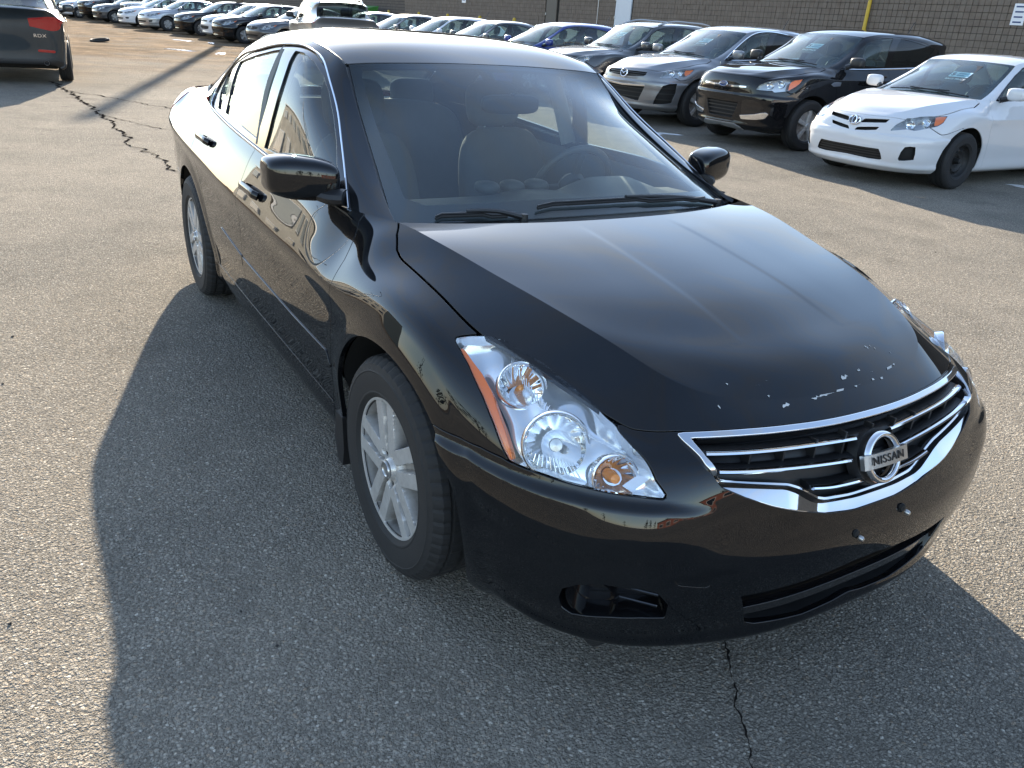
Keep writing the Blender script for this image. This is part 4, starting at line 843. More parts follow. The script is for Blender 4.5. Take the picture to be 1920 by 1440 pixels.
# cowl between hood and glass, wipers
cw = np.stack([np.stack([HDP.P[k, -1]+A([.03, 0, -.045]), HDP.P[k, -1]+A([-.006, 0, -.018]), WI.P[min(len(WI.U)-1, int(k*len(WI.U)/len(HDP.U))), 0]+A([.012, 0, -.010]), WI.P[min(len(WI.U)-1, int(k*len(WI.U)/len(HDP.U))), 2]+A([-.01, 0, -.008])]) for k in range(0, len(HDP.U), 3)])
cw2 = np.concatenate([cw[::-1], (cw*A([1, -1, 1]))[1:]]); hmb(MB().grid(cw2), 'cowl', BLKPL)
def wiper(p0, p1, piv, lift=.012):
    w = empty('wiper', (0, 0, 0)); w.parent = HP; t = np.linspace(0, 1, 14)
    def sf(y, k):                                       # point above the glass at lateral y and k metres up from its base
        i = int(np.argmin(np.abs(WI.P[:, 0, 1]-abs(y)))); j = int(np.clip(np.searchsorted(WI.V, k), 0, len(WI.V)-1)); p = WI.P[i, j]+WI.N[i, j]*lift; return A([p[0], math.copysign(p[1], y), p[2]])
    B = A([sf(p0[0]+(p1[0]-p0[0])*a, p0[1]+(p1[1]-p0[1])*a+.012*math.sin(math.pi*a)) for a in t])
    hmb(MB().tube(B, .005, 6), 'wiper_blade', RUB, w); hmb(MB().tube(B+A([0, 0, .008]), np.linspace(.003, .006, 14), 6), 'blade_spine', BLKPL, w)
    e = sf(*piv); mid = B[6]+A([0, 0, .014]); hmb(MB().tube(curve([e, e*.55+mid*.45+A([0, 0, .010]), mid], 10), np.linspace(.010, .006, 10), 8), 'wiper_arm', BLKPL, w)
    hmb(MB().lathe([(0, .014), (.012, .012), (.014, -.02)], 16, 'z', e), 'wiper_pivot', BLKPL, w)
    return w
wiper((-.24, .034), (.50, .016), (.58, .0), .010); wiper((-.58, .010), (-.36, .0), (-.30, .0), .006)
# door handles
def handle(x, z, door_):
    for q, d in ((1, door_[0]), (-1, door_[1])):
        u, v = UV(x, z, 1.6, 4.6); i = np.searchsorted(SK.U, u); j = np.searchsorted(SK.V, v); p = SK.P[i, j]; n = SK.N[i, j]
        L = A([p+A([dx, 0, .006*math.cos(dx*8)])+n*(.022-(.022 if abs(dx) > .095 else 0)*((abs(dx)-.095)/.02)) for dx in np.linspace(-.112, .112, 15)])
        hmb(MB().tube(L*A([1, q, 1]), .0145, 10, flat=(.65, 1.15)), 'door_handle', PB, d)
handle(-1.40, .845, fdoor); handle(-2.34, .905, rdoor)
# door mirrors
for q in (1, -1):
    mr = empty('door_mirror', (0, 0, 0)); mr.parent = HP; V = []; nu_, nv_ = 36, 22
    G_ = np.zeros((nu_, nv_, 3))
    for i in range(nu_):
        a = 2*math.pi*i/(nu_-1)
        for j in range(nv_):
            b = -math.pi/2+math.pi*j/(nv_-1); e = lambda w, k: math.copysign(abs(w)**k, w)
            y = e(math.sin(b), .5); cr = abs(math.cos(b))**.34; x = e(math.cos(a), .7)*cr; z = e(math.sin(a), .45)*cr
            tp = 1-.10*smst(A(-y), .0, 1.)-.12*smst(A(y), .2, 1.); xs = .085*x if x > 0 else .055*x
            G_[i, j] = (-.715+xs*(.75+.25*tp)-.035*y,   .880+.108*y, 1.034+.070*z*tp+.006*y)
    m = MB().grid(G_*A([1, q, 1])); hmb(m, 'mirror_shell', PB, mr, 3.2)
    m = MB().lathe([(.0, 0), (.05, 0)], 28, 'x'); m.v = [(-.775-.3*0+p[0], (.887+p[1]*1.55), 1.034+p[2]*1.12) for p in m.v]; m.v = [(a-.035*((b-.887)/.10), b*q, c) for a, b, c in m.v]; hmb(m, 'mirror_glass', CHROME, mr)
    hmb(MB().tube(curve(A([(-.60, .765, .985), (-.64, .81, .985), (-.69, .85, 1.0)])*A([1, q, 1]), 8), [.034, .036, .036, .034, .032, .032, .034, .036], 12, flat=(1.3, .75)), 'mirror_arm', BLKPL, mr)
# ---------------- running gear
R0 = .332
ME['tyreH'] = tyre_mesh(R0, .212, .205, 216); ME['rimH'] = rim_mesh(.214, 5, 'twin', .066, 360, 64)
for x in (0, -2.776):
    for y in (-.778, .778):
        w = add_wheel(HP, x+1.4, y, R0, ME['tyreH'], ME['rimH'], RIMS, .2, .015 if x == 0 else 0)
        w.children[1].rotation_euler = (0, .14 if x == 0 else .75, 0)
        cp = MB().lathe([(0, .004), (.018, .004), (.020, .007), (.0245, .007), (.026, .004), (.026, 0)], 32, 'y'); cp.v = [(a, -.094-b, c) for a, b, c in cp.v]; cp.obj('hub_cap', SATIN, w)
        if 'nut' not in ME: ME['nut'] = MB().lathe([(0, -.012), (.008, -.011), (.0095, .0)], 8, 'y').mesh('wheel_nut', .6)
        for k in range(5): a = 2*math.pi*k/5-(.14 if x == 0 else .75); n_ = link('wheel_nut', ME['nut'], w, DARK); n_.location = (.05*math.cos(a), -.066, .05*math.sin(a))
for xc, rx, rz in ((.012, .44, .40), (-2.776, .435, .395)):
    for q in (1, -1):
        L = [(xc+rx*math.cos(a), .335+rz*math.sin(a)) for a in np.linspace(-.22, math.pi+.22, 30)]; G_ = A([[(x, .50, z), (x, .70, z), (xc+(x-xc)*.99, .80+.06*smst(A(z), .3, .5), .335+(z-.335)*.99)] for x, z in L])
        m = MB().grid(G_*A([1, q, 1])); m.add([(p[0], .50*q, p[1]) for p in L], [tuple(range(len(L)))]); hmb(m, 'wheel_arch_liner', DARK)
for q in (1, -1):
    m = MB().prism([(-.395, .31), (-.46, .31), (-.475, .20), (-.445, .135), (-.40, .13), (-.385, .2)], .70, .866); m.v = [(a, c*q, b) for a, b, c in m.v]; hmb(m, 'mud_flap', BLKPL)
hmb(MB().box((-1.4, 0, .21), (2.15, .66, .035), None, .02).box((.35, 0, .30), (.42, .48, .10), None, .02).box((-3.2, 0, .32), (.5, .6, .1), None, .02), 'floor_pan', DARK)
# ---------------- cabin
def cushion(c, h, e=.45, tilt=0., nu_=28, nv_=16, taper=0.):
    G_ = np.zeros((nu_, nv_, 3)); sg = lambda w, k: math.copysign(abs(w)**k, w)
    for i in range(nu_):
        a = 2*math.pi*i/(nu_-1)
        for j in range(nv_):
            b = -math.pi/2+math.pi*j/(nv_-1); z = sg(math.sin(b), e); k = abs(math.cos(b))**e; G_[i, j] = (sg(math.cos(a), e)*k*h[0], sg(math.sin(a), e)*k*h[1]*(1-taper*(z*.5+.5)), z*h[2])
    ct, st = math.cos(tilt), math.sin(tilt); x = G_[..., 0]*ct-G_[..., 2]*st; z = G_[..., 0]*st+G_[..., 2]*ct
    return np.stack([x+c[0], G_[..., 1]+c[1], z+c[2]], -1)
for y, dx in ((.37, 0), (-.37, .10)):
    st = empty('front_seat', (0, 0, 0)); st.parent = HP
    hmb(MB().grid(cushion((-1.53+dx, y, .76), (.075, .255, .32), .5, .30, taper=.16)), 'seat_back', SEATM, st, 3.2)
    hmb(MB().grid(cushion((-1.70+dx, y, 1.165), (.055, .135, .105), .55, .22)), 'headrest', SEATM, st, 3.2)
    hmb(MB().grid(cushion((-1.22+dx, y, .44), (.28, .26, .085), .5, -.08)), 'seat_cushion', SEATM, st, 3.2)
    for dy in (-.05, .05): hmb(MB().tube([(-1.64+dx, y+dy, 1.0), (-1.70+dx, y+dy, 1.12)], .006, 6), 'headrest_post', SATIN, st)
rs = empty('rear_seat', (0, 0, 0)); rs.parent = HP
hmb(MB().grid(cushion((-2.55, 0, .76), (.09, .66, .34), .4, .35)), 'seat_back', SEATM, rs, 3.2); hmb(MB().grid(cushion((-2.2, 0, .42), (.30, .66, .1), .4)), 'seat_cushion', SEATM, rs, 3.2)
for y in (.40, 0, -.40): hmb(MB().grid(cushion((-2.72, y, 1.12), (.05, .13, .075), .5, .2)), 'headrest', SEATM, rs, 3.2)
hmb(MB().grid(A([[(-2.75, y, 1.02), (-3.0, y, 1.03), (-3.2, y, 1.05)] for y in np.linspace(-.62, .62, 9)])), 'parcel_shelf', DASHM, None, 3.2)
# dashboard: swept profile with an instrument hood
ys = np.linspace(-.70, .70, 57); G_ = []
for y in ys:
    hd = .055*math.exp(-((y-.37)/.19)**4); c2 = .018*math.exp(-((y-.0)/.12)**4); k = 1-.25*(y/.7)**2
    G_.append([(-.27-.12*(y/.7)**2, y, .93), (-.42-.06*(y/.7)**2, y, .945+.1*hd), (-.60, y, .945+hd*.6+c2), (-.74, y, .938+hd+c2), (-.80, y, .915+hd*.9+c2), (-.815, y, .87+.5*hd), (-.80, y, .72), (-.70, y, .52)])
dash = hmb(MB().grid(A(G_)), 'dashboard', DASHM, None, 3.2)
for k in range(3):
    y = .10-.11*k; G2 = cushion((-.80, y-.02, .955), (.05, .046, .025), .8); hmb(MB().grid(G2), 'dash_pod', DASHM, dash, 3.2)
# steering wheel
sw = empty('steering_wheel', (0, 0, 0)); sw.parent = HP; sn = unit([-.92, 0, .40]); sx_ = A([0., 1, 0]); sy_ = np.cross(sn, sx_); SR = np.stack([sx_, sy_, sn], 1); sc = A([-.98, .37, .905])
hmb(MB().lathe([(.185+.015*math.cos(a), .015*math.sin(a)) for a in np.linspace(0, 2*math.pi, 13)[:-1]], 56, 'z', sc, True, SR), 'wheel_rim', DASHM, sw, 3.2)
m = MB().lathe([(0, .03), (.05, .028), (.07, .0), (.06, -.03)], 28, 'z', sc, False, SR)
for a in (0, math.pi, -math.pi/2): m.box(sc+SR@A([.12*math.cos(a), .12*math.sin(a), 0]), (.07 if a != -math.pi/2 else .018, .016 if a != -math.pi/2 else .07, .008), SR, .004)
hmb(m, 'wheel_hub', DASHM, sw); hmb(MB().tube([sc, (-.76, .37, .80)], .045, 12), 'steering_column', DASHM, sw)
# door cards, floor, headliner, rear-view mirror
for q in (1, -1):
    G2 = A([[(x, (.80-.0)*q, .96), (x, .775*q, .93), (x, .74*q, .75), (x, .755*q, .4), (x, .70*q, .26)] for x in np.linspace(-.5, -2.6, 12)]); hmb(MB().grid(G2), 'door_card', DASHM, None, 3.2)
    c_ = on_patch(GS, [[0.03, .02], [.03, GS.V[-1]*.5], [.04, GS.V[-1]-.02]], -.035, 14); hmb(MB().tube(c_*A([1, q, 1]), .022, 8), 'pillar_trim', simple('grey trim', (.22, .22, .21), .8) if q > 0 else bpy.data.materials['grey trim'])
    c_ = on_patch(GS, wf[4:7] if False else [[GS.uv(-1.58, 1.0)[0], .02], [GS.uv(-1.60, 1.2)[0], GS.V[-1]*.55], [GS.uv(-1.62, 1.38)[0], GS.V[-1]-.05]], -.045, 10); hmb(MB().tube(c_*A([1, q, 1]), .045, 8, flat=(.5, 1)), 'pillar_trim', bpy.data.materials['grey trim'])
hmb(MB().grid(A([[(x, y, .27) for y in (-.72, 0, .72)] for x in (-.4, -1.5, -2.6)])), 'cabin_floor', DASHM)
hl_ = RO.soup().off(-.03); hboth('headliner', Soup(hl_.P, -hl_.N, hl_.Q, [F[::-1] for F in hl_.F]), simple('headliner cloth', (.16, .16, .155), .9))
m = MB().grid(cushion((-.90, 0, 1.245), (.018, .125, .035), .5, -.2)); mirr = hmb(m, 'rear_view_mirror', BLKPL, None, 3.2); hmb(MB().tube([(-.90, 0, 1.255), (-.885, 0, 1.285)], .008, 8), 'mirror_stem', BLKPL, mirr)
hmb(MB().box((-.30, 0, .55), (.02, .72, .36)), 'firewall', DARK)
# ================================================================ the lot
def gz(x, y): return .015*np.maximum(0, np.sqrt((y-1.)**2+.6)+(y-1.)-.6)*.5 if np.ndim(y) else .015*max(0, math.sqrt((y-1.)**2+.6)+(y-1.)-.6)*.5
t = NT('asphalt'); geo_ = t.n('ShaderNodeNewGeometry'); pos = geo_.outputs['Position']; t.set(rough=1., spec=.03)
def vor(scale, feat='F1'):
    v = t.n('ShaderNodeTexVoronoi', feature=feat); v.inputs['Scale'].default_value = scale; t.l(wp, v.inputs['Vector']); return v
nz = t.n('ShaderNodeTexNoise'); nz.inputs['Scale'].default_value = 60; nz.inputs['Detail'].default_value = 2; t.l(pos, nz.inputs['Vector'])
ad = t.n('ShaderNodeVectorMath', operation='MULTIPLY_ADD'); t.l(nz.outputs[1], ad.inputs[0]); ad.inputs[1].default_value = (.008, .008, .008); t.l(pos, ad.inputs[2]); wp = ad.outputs[0]
v1 = vor(108); v2 = vor(250); sx1 = t.n('ShaderNodeSeparateColor'); t.l(v1.outputs['Color'], sx1.inputs[0]); sx2 = t.n('ShaderNodeSeparateColor'); t.l(v2.outputs['Color'], sx2.inputs[0])
stone = t.ramp(sx1.outputs[0], [(0, (.14, .135, .126)), (.25, (.21, .202, .188)), (.55, (.285, .273, .252)), (.80, (.385, .367, .335)), (.90, (.31, .25, .195)), (.97, (.50, .48, .44)), (1, (.62, .60, .56))])
fine = t.ramp(sx2.outputs[1], [(0, (.075, .072, .067)), (.6, (.16, .153, .142)), (1, (.29, .277, .255))])
edge = t.ramp(v1.outputs[0], [(.40, (1, 1, 1)), (.56, (0, 0, 0))])                        # binder shows between the stones
has = t.ramp(sx1.outputs[2], [(.18, (0, 0, 0)), (.28, (1, 1, 1))]); cover = t.math('MULTIPLY', edge, has)
base = t.mix(cover, fine, stone)
# wear: broad pale and dark patches, a band of sand and soil on the far left
big = t.noise(.35, 6, .62, pos); base = t.mix(t.ramp(big, [(.36, (.0, .0, .0)), (.66, (1, 1, 1))]), t.mix(.28, base, (.10, .096, .09)), t.mix(.26, base, (.38, .34, .29)))
spot = t.ramp(t.noise(.9, 3, .5, pos), [(.66, (0, 0, 0)), (.76, (1, 1, 1))]); base = t.mix(t.math('MULTIPLY', spot, .45), base, (.045, .043, .042))
mid = t.ramp(t.noise(2.6, 5, .6, pos), [(.50, (0, 0, 0)), (.78, (1, 1, 1))]); base = t.mix(t.math('MULTIPLY', mid, .42), base, (.10, .095, .088))
sp = t.n('ShaderNodeSeparateXYZ'); t.l(pos, sp.inputs[0])
mr = t.n('ShaderNodeMapRange'); t.l(t.math('ADD', sp.outputs[0], t.math('MULTIPLY', t.noise(.22, 4, .6, pos), 16.)), mr.inputs[0]); mr.inputs[1].default_value = -6.; mr.inputs[2].default_value = -18.
soiln = t.noise(1.1, 6, .66, pos); soil = t.ramp(soiln, [(.32, (.035, .025, .017)), (.46, (.10, .068, .041)), (.60, (.185, .130, .082)), (.8, (.26, .20, .14))])
sm = t.math('MULTIPLY', mr.outputs[0], t.ramp(t.noise(.55, 5, .6, pos), [(.30, (.5, .5, .5)), (.55, (1, 1, 1))])); base = t.mix(sm, base, soil)
warm = t.n('ShaderNodeMix', data_type='RGBA', blend_type='MULTIPLY'); warm.inputs[0].default_value = 1.; t.l(base, warm.inputs[6]); warm.inputs[7].default_value = (1.17, 1.135, 1.055, 1); t.l(warm.outputs[2], t.p.inputs['Base Color'])
h1 = t.math('MULTIPLY', t.math('SUBTRACT', 1., v1.outputs[0]), has); hh = t.math('ADD', h1, t.math('MULTIPLY', t.math('SUBTRACT', 1., v2.outputs[0]), .55)); hh = t.math('ADD', hh, t.math('MULTIPLY', t.noise(22, 4, .6, pos), .9))
bp = t.bump(hh, 1., .0092)
ASPH = t.m
xs = np.r_[np.linspace(-400, -70, 12), np.linspace(-66, 14, 81), np.linspace(20, 400, 14)]; ys_ = np.r_[np.linspace(-300, -20, 12), np.linspace(-17, 30, 48), np.linspace(36, 400, 12)]
G_ = A([[(x, y, gz(x, y)) for y in ys_] for x in xs]); ground = MB().grid(G_).obj('parking_lot', ASPH, None, 3.2); tag(ground, kind='structure')
# cracks: jagged open seams in the asphalt
CRK = simple('open crack', (.022, .019, .017), 1., spec=0., var=.6)
def crack(pts, w0, w1, seed, step=.05, jag=.5):
    r = random.Random(seed); P = A(pts, float); L = np.r_[0, np.cumsum(np.linalg.norm(np.diff(P, axis=0), axis=1))]; n = max(8, int(L[-1]/step)); q = np.linspace(0, L[-1], n); C2 = np.stack([np.interp(q, L, P[:, k]) for k in (0, 1)], 1)
    off_ = 0; Lf = []; Rt = []
    for k in range(n):
        d = C2[min(k+1, n-1)]-C2[max(k-1, 0)]; d = d/np.linalg.norm(d); nn = A([-d[1], d[0]]); off_ = off_*.7+r.uniform(-1, 1)*step*jag; w = (w0+(w1-w0)*k/n)*r.uniform(.25, 1.5)*(0.05 if k in (0, n-1) else 1)
        c = C2[k]+nn*off_; Lf.append(c+nn*w*r.uniform(.3, .7)); Rt.append(c-nn*w*r.uniform(.3, .7))
    V = [(p[0], p[1], gz(p[0], p[1])+.006) for p in Lf+Rt]; m = MB().add(V, [(k, k+1, n+k+1, n+k) for k in range(n-1)]); return m.obj('crack', CRK, ground, None)
crack([(-15.9, -.95), (-14.66, -.84), (-13.0, -.68), (-11.6, -.62), (-10.43, -.57), (-9.3, -.52), (-8.35, -.54), (-7.4, -.42), (-6.63, -.33), (-5.5, -.15), (-4.8, .1)], .050, .018, 3, .05, .8)
crack([(-14.3, -.8), (-12.6, .1), (-11.0, .75), (-9.5, 1.2)], .03, .012, 8, .09, .5); crack([(-11.0, -.6), (-9.6, .0), (-8.6, .5)], .022, .01, 9, .08, .5)
crack([(.55, -.02), (.729, -.173), (.78, -.20), (.86, -.25), (.95, -.33), (1.064, -.42), (1.25, -.52)], .006, .004, 4, .014, .5)
crack([(-1.0, 5.2), (-.2, 4.9), (.8, 5.0), (1.6, 4.7)], .012, .006, 12, .05, .5); crack([(-.6, 4.2), (.3, 4.35), (1.3, 4.2)], .010, .005, 13, .05, .5)
# loose grit near the car
GRIT = simple('loose grit', (.03, .028, .026), .9, var=.4); rg = random.Random(2); gm = MB()
for k in range(46):
    x, y = rg.uniform(-4, 1.2), rg.choice([rg.uniform(-2.8, -1.0), rg.uniform(1.2, 5)]); s_ = rg.uniform(.002, .0055); gm.box((x, y, gz(x, y)+s_*.5), (s_, s_*rg.uniform(.6, 1.2), s_*.6), [[math.cos(k), -math.sin(k), 0], [math.sin(k), math.cos(k), 0], [0, 0, 1]], s_*.4)
go = gm.obj('loose_grit', GRIT); tag(go, 'dark loose grit scattered on the asphalt around the sedan', 'grit', kind='stuff')
# thawing ice and puddles on the soil
ICE = simple('ice', (.42, .43, .44), .25, bump=.4, bscale=30, coat=.6)
for k, (x, y, a, b, hd) in enumerate([(-27.5, 3.3, .7, .14, .5), (-26.2, 4.3, .45, .16, -.3), (-24.4, 5.0, .5, .22, .7), (-34.0, 4.6, .7, .18, .4), (-32.8, 5.4, .5, .16, -.2), (-8.35, 7.0, .42, .16, .9), (-3.1, 8.9, .5, .1, .2)]):
    r = random.Random(40+k); n = 26; V = []
    for j in range(n):
        an = 2*math.pi*j/n; q = r.uniform(.25, 1.3); ex, ey = a*math.cos(an)*q, b*math.sin(an)*q; px, py = x+ex*math.cos(hd)-ey*math.sin(hd), y+ex*math.sin(hd)+ey*math.cos(hd); V.append((px, py, gz(px, py)+.002))
    top = [(x+(p[0]-x)*.8, y+(p[1]-y)*.8, p[2]+.012) for p in V]; m = MB().add(V+top, [(j, (j+1) % n, n+(j+1) % n, n+j) for j in range(n)]+[tuple(range(n, 2*n))])
    o = m.obj('ice_patch', ICE, None, .8); tag(o, ['long pale ice patch on the brown soil, nearest the crack', 'pale ice strip behind the nearest ice patch', 'bright ice patch by the white hatchback shadow', 'thin far ice sliver on the soil', 'second thin far ice sliver on the soil', 'broken ice lump under the dark compact crossover', 'thin ice sheet beside the white sedan'][k], 'ice', 'ice patches on the lot')
tt = MB().lathe([(.24, -.05), (.30, -.06), (.32, 0), (.30, .06), (.24, .05)], 30, 'z', closed=True).obj('old_tyre', RUB); tt.location = (-31.0, 1.35, .07); tt.rotation_euler = (.12, .05, 0); tt.scale = (1.0, 1.0, .7); tag(tt, 'flat dark old tyre lying on the brown soil', 'tyre')
# ---------------------------------------------------------------- block wall
WY = 25.2; WZ0 = gz(0, WY)-.2
t = NT('split-face block'); c = t.n('ShaderNodeNewGeometry').outputs['Position']; oi = t.n('ShaderNodeObjectInfo').outputs['Random']; t.set(rough=.9, spec=.2)
tone = t.ramp(t.noise(3.1, 2, .5, c), [(.3, (.180, .138, .105)), (.7, (.250, .198, .155))]); tone = t.mix(t.math('MULTIPLY', oi, .35), tone, (.215, .185, .155)); t.l(t.mix(t.math('MULTIPLY', t.noise(45, 5, .7, c), .5), tone, (.09, .076, .066)), t.p.inputs['Base Color']); t.bump(t.noise(38, 6, .7, c), .9, .02); BLOCK = t.m
t = NT('mortar'); c = t.n('ShaderNodeNewGeometry').outputs['Position']; t.set(rough=.95, spec=.1)
bk = t.n('ShaderNodeTexBrick'); mp = t.n('ShaderNodeMapping'); t.l(c, mp.inputs[0]); mp.inputs['Rotation'].default_value = (math.pi/2, 0, 0); t.l(mp.outputs[0], bk.inputs[0]); bk.offset = 0; bk.inputs['Scale'].default_value = 1; bk.inputs['Brick Width'].default_value = .203; bk.inputs['Row Height'].default_value = .203; bk.inputs['Mortar Size'].default_value = .012
bk.inputs[1].default_value = (.130, .107, .090, 1); bk.inputs[2].default_value = (.155, .131, .111, 1); bk.inputs[3].default_value = (.03, .026, .023, 1); t.l(bk.outputs[0], t.p.inputs['Base Color']); t.bump(bk.outputs[1], -.6, .02); FARW = t.m
MORT = simple('dark mortar', (.028, .024, .021), .95)
wall = empty('block_wall', (-40, WY, WZ0)); tag(wall, 'long brown split-face block wall of the building behind the parked row', 'building')
def wb(name, x0, x1, z0, z1, y0, y1, mat, par=wall, bev=0): m = MB().box(((x0+x1)/2+40, (y0+y1)/2-WY, (z0+z1)/2-WZ0), (abs(x1-x0)/2, (y1-y0)/2, (z1-z0)/2), None, bev); return m.obj(name, mat, par, None)
def wpl(name, x0, x1, z0, z1, mat): return wb(name, x0, x1, z0, z1, WY, WY+.3, mat)
wpl('far_masonry', -170, -60, WZ0, 7.2, FARW); wpl('masonry', -60, 40, WZ0, 7.2, MORT); wpl('parapet_cap', -170.1, 40.1, 7.2, 7.35, simple('cap flashing', (.12, .11, .10), .5, .5))
Bl = .203; bm_ = MB().box((0, 0, 0), (Bl/2-.0065, .028, Bl/2-.0055), None, .008).mesh('block', None); nblk = 0; rest = MB(); rb_ = random.Random(7)
openings = [(-33.72, -32.40), (-40.12, -39.0)]
for k in range(0, 260):
    x = -9.0-Bl*k-.1
    if x < -60: break
    if any(a-.02 < x+Bl/2 and x-Bl/2 < b+.02 for a, b in openings): continue
    for j in range(0, 13):
        z = .95+Bl*j+.1; dy = rb_.uniform(-.008, .008)
        if nblk < 300 and x > -24 and 5 <= j <= 10 and x < -12.2:
            b = link('block', bm_, wall, BLOCK); b.location = (x+40, -.028+dy, z-WZ0); nblk += 1
        else: rest.box((x+40, -.028+dy, z-WZ0), (Bl/2-.0065, .028, Bl/2-.0055))
ro_ = rest.obj('blockwork', BLOCK, wall, None); ro_['kind'] = 'stuff'
wb('masonry_face', -60, 40, .95+Bl*13, 7.2, WY-.05, WY+.01, FARW); wb('masonry_face', -60, 40, WZ0, .95, WY-.05, WY+.01, FARW); wb('masonry_face', -8.9, 40, .95, .95+Bl*13, WY-.05, WY+.01, FARW)
DOORW = simple('pale door paint', (.55, .58, .62), .45, var=.05); BRN = simple('brown door paint', (.085, .07, .055), .6, var=.1); YEL = simple('yellow paint', (.55, .36, .03), .5, var=.15); GALV = simple('galvanised steel', (.42, .42, .42), .4, .7); WSIGN = simple('white sign', (.75, .75, .76), .4)
for nm, (x0, x1), mt, zz in (('service_door', (-33.68, -32.44), DOORW, 3.2), ('service_door', (-40.08, -39.03), BRN, 3.4)):
    dr = wb(nm, x0, x1, gz(0, WY), zz, WY-.10, WY-.02, mt, wall, .01); wb('door_handle', x1-.13, x1-.09, 1.35, 1.5, WY-.16, WY-.10, GALV, dr); dr.children[0].parent = dr
    for zz2 in (2.9, 2.1, .8): wb('hinge', x0-.02, x0+.03, zz2-.06, zz2+.06, WY-.125, WY-.10, GALV, dr)
def thing_tube(name, P, r, mt, label, cat, group=None, n=12): o = MB().tube(P, r, n).obj(name, mt); tag(o, label, cat, group); return o
thing_tube('gas_pipe', [(-18.85, WY-.14, .3), (-18.85, WY-.14, 6.9)], .065, YEL, 'tall yellow pipe running up the block wall', 'pipe')
thing_tube('conduit', [(-35.15, WY-.10, .3), (-35.15, WY-.10, 6.9)], .02, GALV, 'thin pale conduit on the wall left of the white door', 'conduit')
def sign(x0, x1, z0, z1, label, lines):
    s_ = MB().box(((x0+x1)/2, WY-.075, (z0+z1)/2), (abs(x1-x0)/2, .012, (z1-z0)/2), None, .004).obj('wall_sign', WSIGN, None, None); tag(s_, label, 'sign')
    ink = simple('blue sign ink', (.03, .06, .16), .6) if 'blue sign ink' not in bpy.data.materials else bpy.data.materials['blue sign ink']
    for k in range(lines): zz = z1-(z1-z0)*(k+.6)/(lines+.2); MB().box(((x0+x1)/2, WY-.089, zz), (abs(x1-x0)*.33, .002, (z1-z0)*.035)).obj('sign_mark', ink, s_, None)
sign(-13.70, -13.30, 2.45, 3.05, 'small white notice on the wall at the far right edge', 4); sign(-50.5, -49.95, 2.5, 3.0, 'small white notice high on the wall above the row of roofs', 2)
for k, x in enumerate((-66.4, -60.8, -55.3, -50.7, -46.2, -42.0)):
    g0 = gz(0, WY-1.2); bo = MB().lathe([(.0, 1.45), (.05, 1.44), (.085, 1.41), (.095, 1.36), (.095, -.1)], 18, 'z').obj('bollard', YEL, None, .9); bo.location = (x, WY-1.0, g0); tag(bo, ['yellow bollard in front of the green dumpster', 'second yellow bollard from the green dumpster', 'third yellow bollard from the green dumpster', 'third yellow bollard left of the brown door', 'second yellow bollard left of the brown door', 'tall yellow bollard nearest the brown door'][k], 'bollard', 'bollards along the wall')
GRN = simple('green dumpster paint', (.05, .20, .035), .5, var=.2)
dm = empty('dumpster', (-66.5, WY-1.9, gz(0, WY))); tag(dm, 'green steel dumpster against the far wall', 'dumpster')
MB().add([(-3.3, -.8, .1), (3.3, -.8, .1), (3.3, .8, .1), (-3.3, .8, .1), (-3.5, -.95, 1.2), (3.5, -.95, 1.2), (3.5, .95, 1.6), (-3.5, .95, 1.6)], [(0, 3, 2, 1), (0, 1, 5, 4), (1, 2, 6, 5), (2, 3, 7, 6), (3, 0, 4, 7)]).obj('bin_body', GRN, dm, None)
for k in range(4): MB().box((-2.6+1.73*k, 0, 1.42), (.84, 1.02, .03), [[1, 0, 0], [0, .98, -.2], [0, .2, .98]], .01).obj('lid', GRN, dm, None)
for k in range(7): MB().box((-3.1+1.03*k, -.92, .65), (.05, .05, .52)).obj('rib', GRN, dm, None)
# ---------------------------------------------------------------- surroundings that the paint and glass mirror
t = NT('ribbed cladding'); c = t.n('ShaderNodeNewGeometry').outputs['Position']; wv = t.n('ShaderNodeTexWave', wave_type='BANDS', bands_direction='X'); wv.inputs['Scale'].default_value = 1.6; t.l(c, wv.inputs[0]); t.set(rough=.6); t.l(t.mix(wv.outputs[0], (.40, .36, .27), (.52, .48, .38)), t.p.inputs['Base Color']); t.bump(wv.outputs[0], .6, .04); CLAD = t.m
bl = empty('beige_building', (-55, -25, 0)); tag(bl, 'beige ribbed two-storey building mirrored in the sedan side windows', 'building')
MB().box((0, -5, 4.2), (22, 5, 4.2)).obj('wall', CLAD, bl, None); MB().box((0, -5, 8.55), (22.3, 5.3, .15)).obj('roof', GALV, bl, None)
DWIN = simple('dark window glass', (.02, .025, .03), .05)
for k in range(9):
    for z in (2.2, 6.0):
        w_ = MB().box((-19.5+4.9*k, .05, z), (1.25, .08, .85)).obj('window', WSIGN, bl, None); MB().box((-19.5+4.9*k, .10, z), (1.12, .06, .72)).obj('pane', DWIN, w_, None)
def lamp_post(x, y, label, az):
    p = empty('lamp_post', (x, y, gz(x, y))); tag(p, label, 'lamp post', 'lamp posts of the lot'); ca, sa = math.cos(az), math.sin(az)
    MB().tube([(0, 0, 0), (0, 0, 8.2)], np.linspace(.11, .07, 2), 12).obj('pole', GALV, p); MB().tube(curve([(0, 0, 8.0), (.5*ca, .5*sa, 8.9), (2.2*ca, 2.2*sa, 9.3)], 12), .045, 8).obj('arm', GALV, p)
    MB().box((2.5*ca, 2.5*sa, 9.28), (.34, .14, .07), [[ca, -sa, 0], [sa, ca, 0], [0, 0, 1]], .04).obj('lamp_head', GALV, p)
lamp_post(-21, -10.5, 'tall grey lamp post beside the beige building, nearer one', 1.2); lamp_post(-33, -17, 'tall grey lamp post beside the beige building, farther one', 1.2)
rbld = empty('brick_shop', (62, 14, 0)); tag(rbld, 'low red brick shop behind the photographer', 'building')
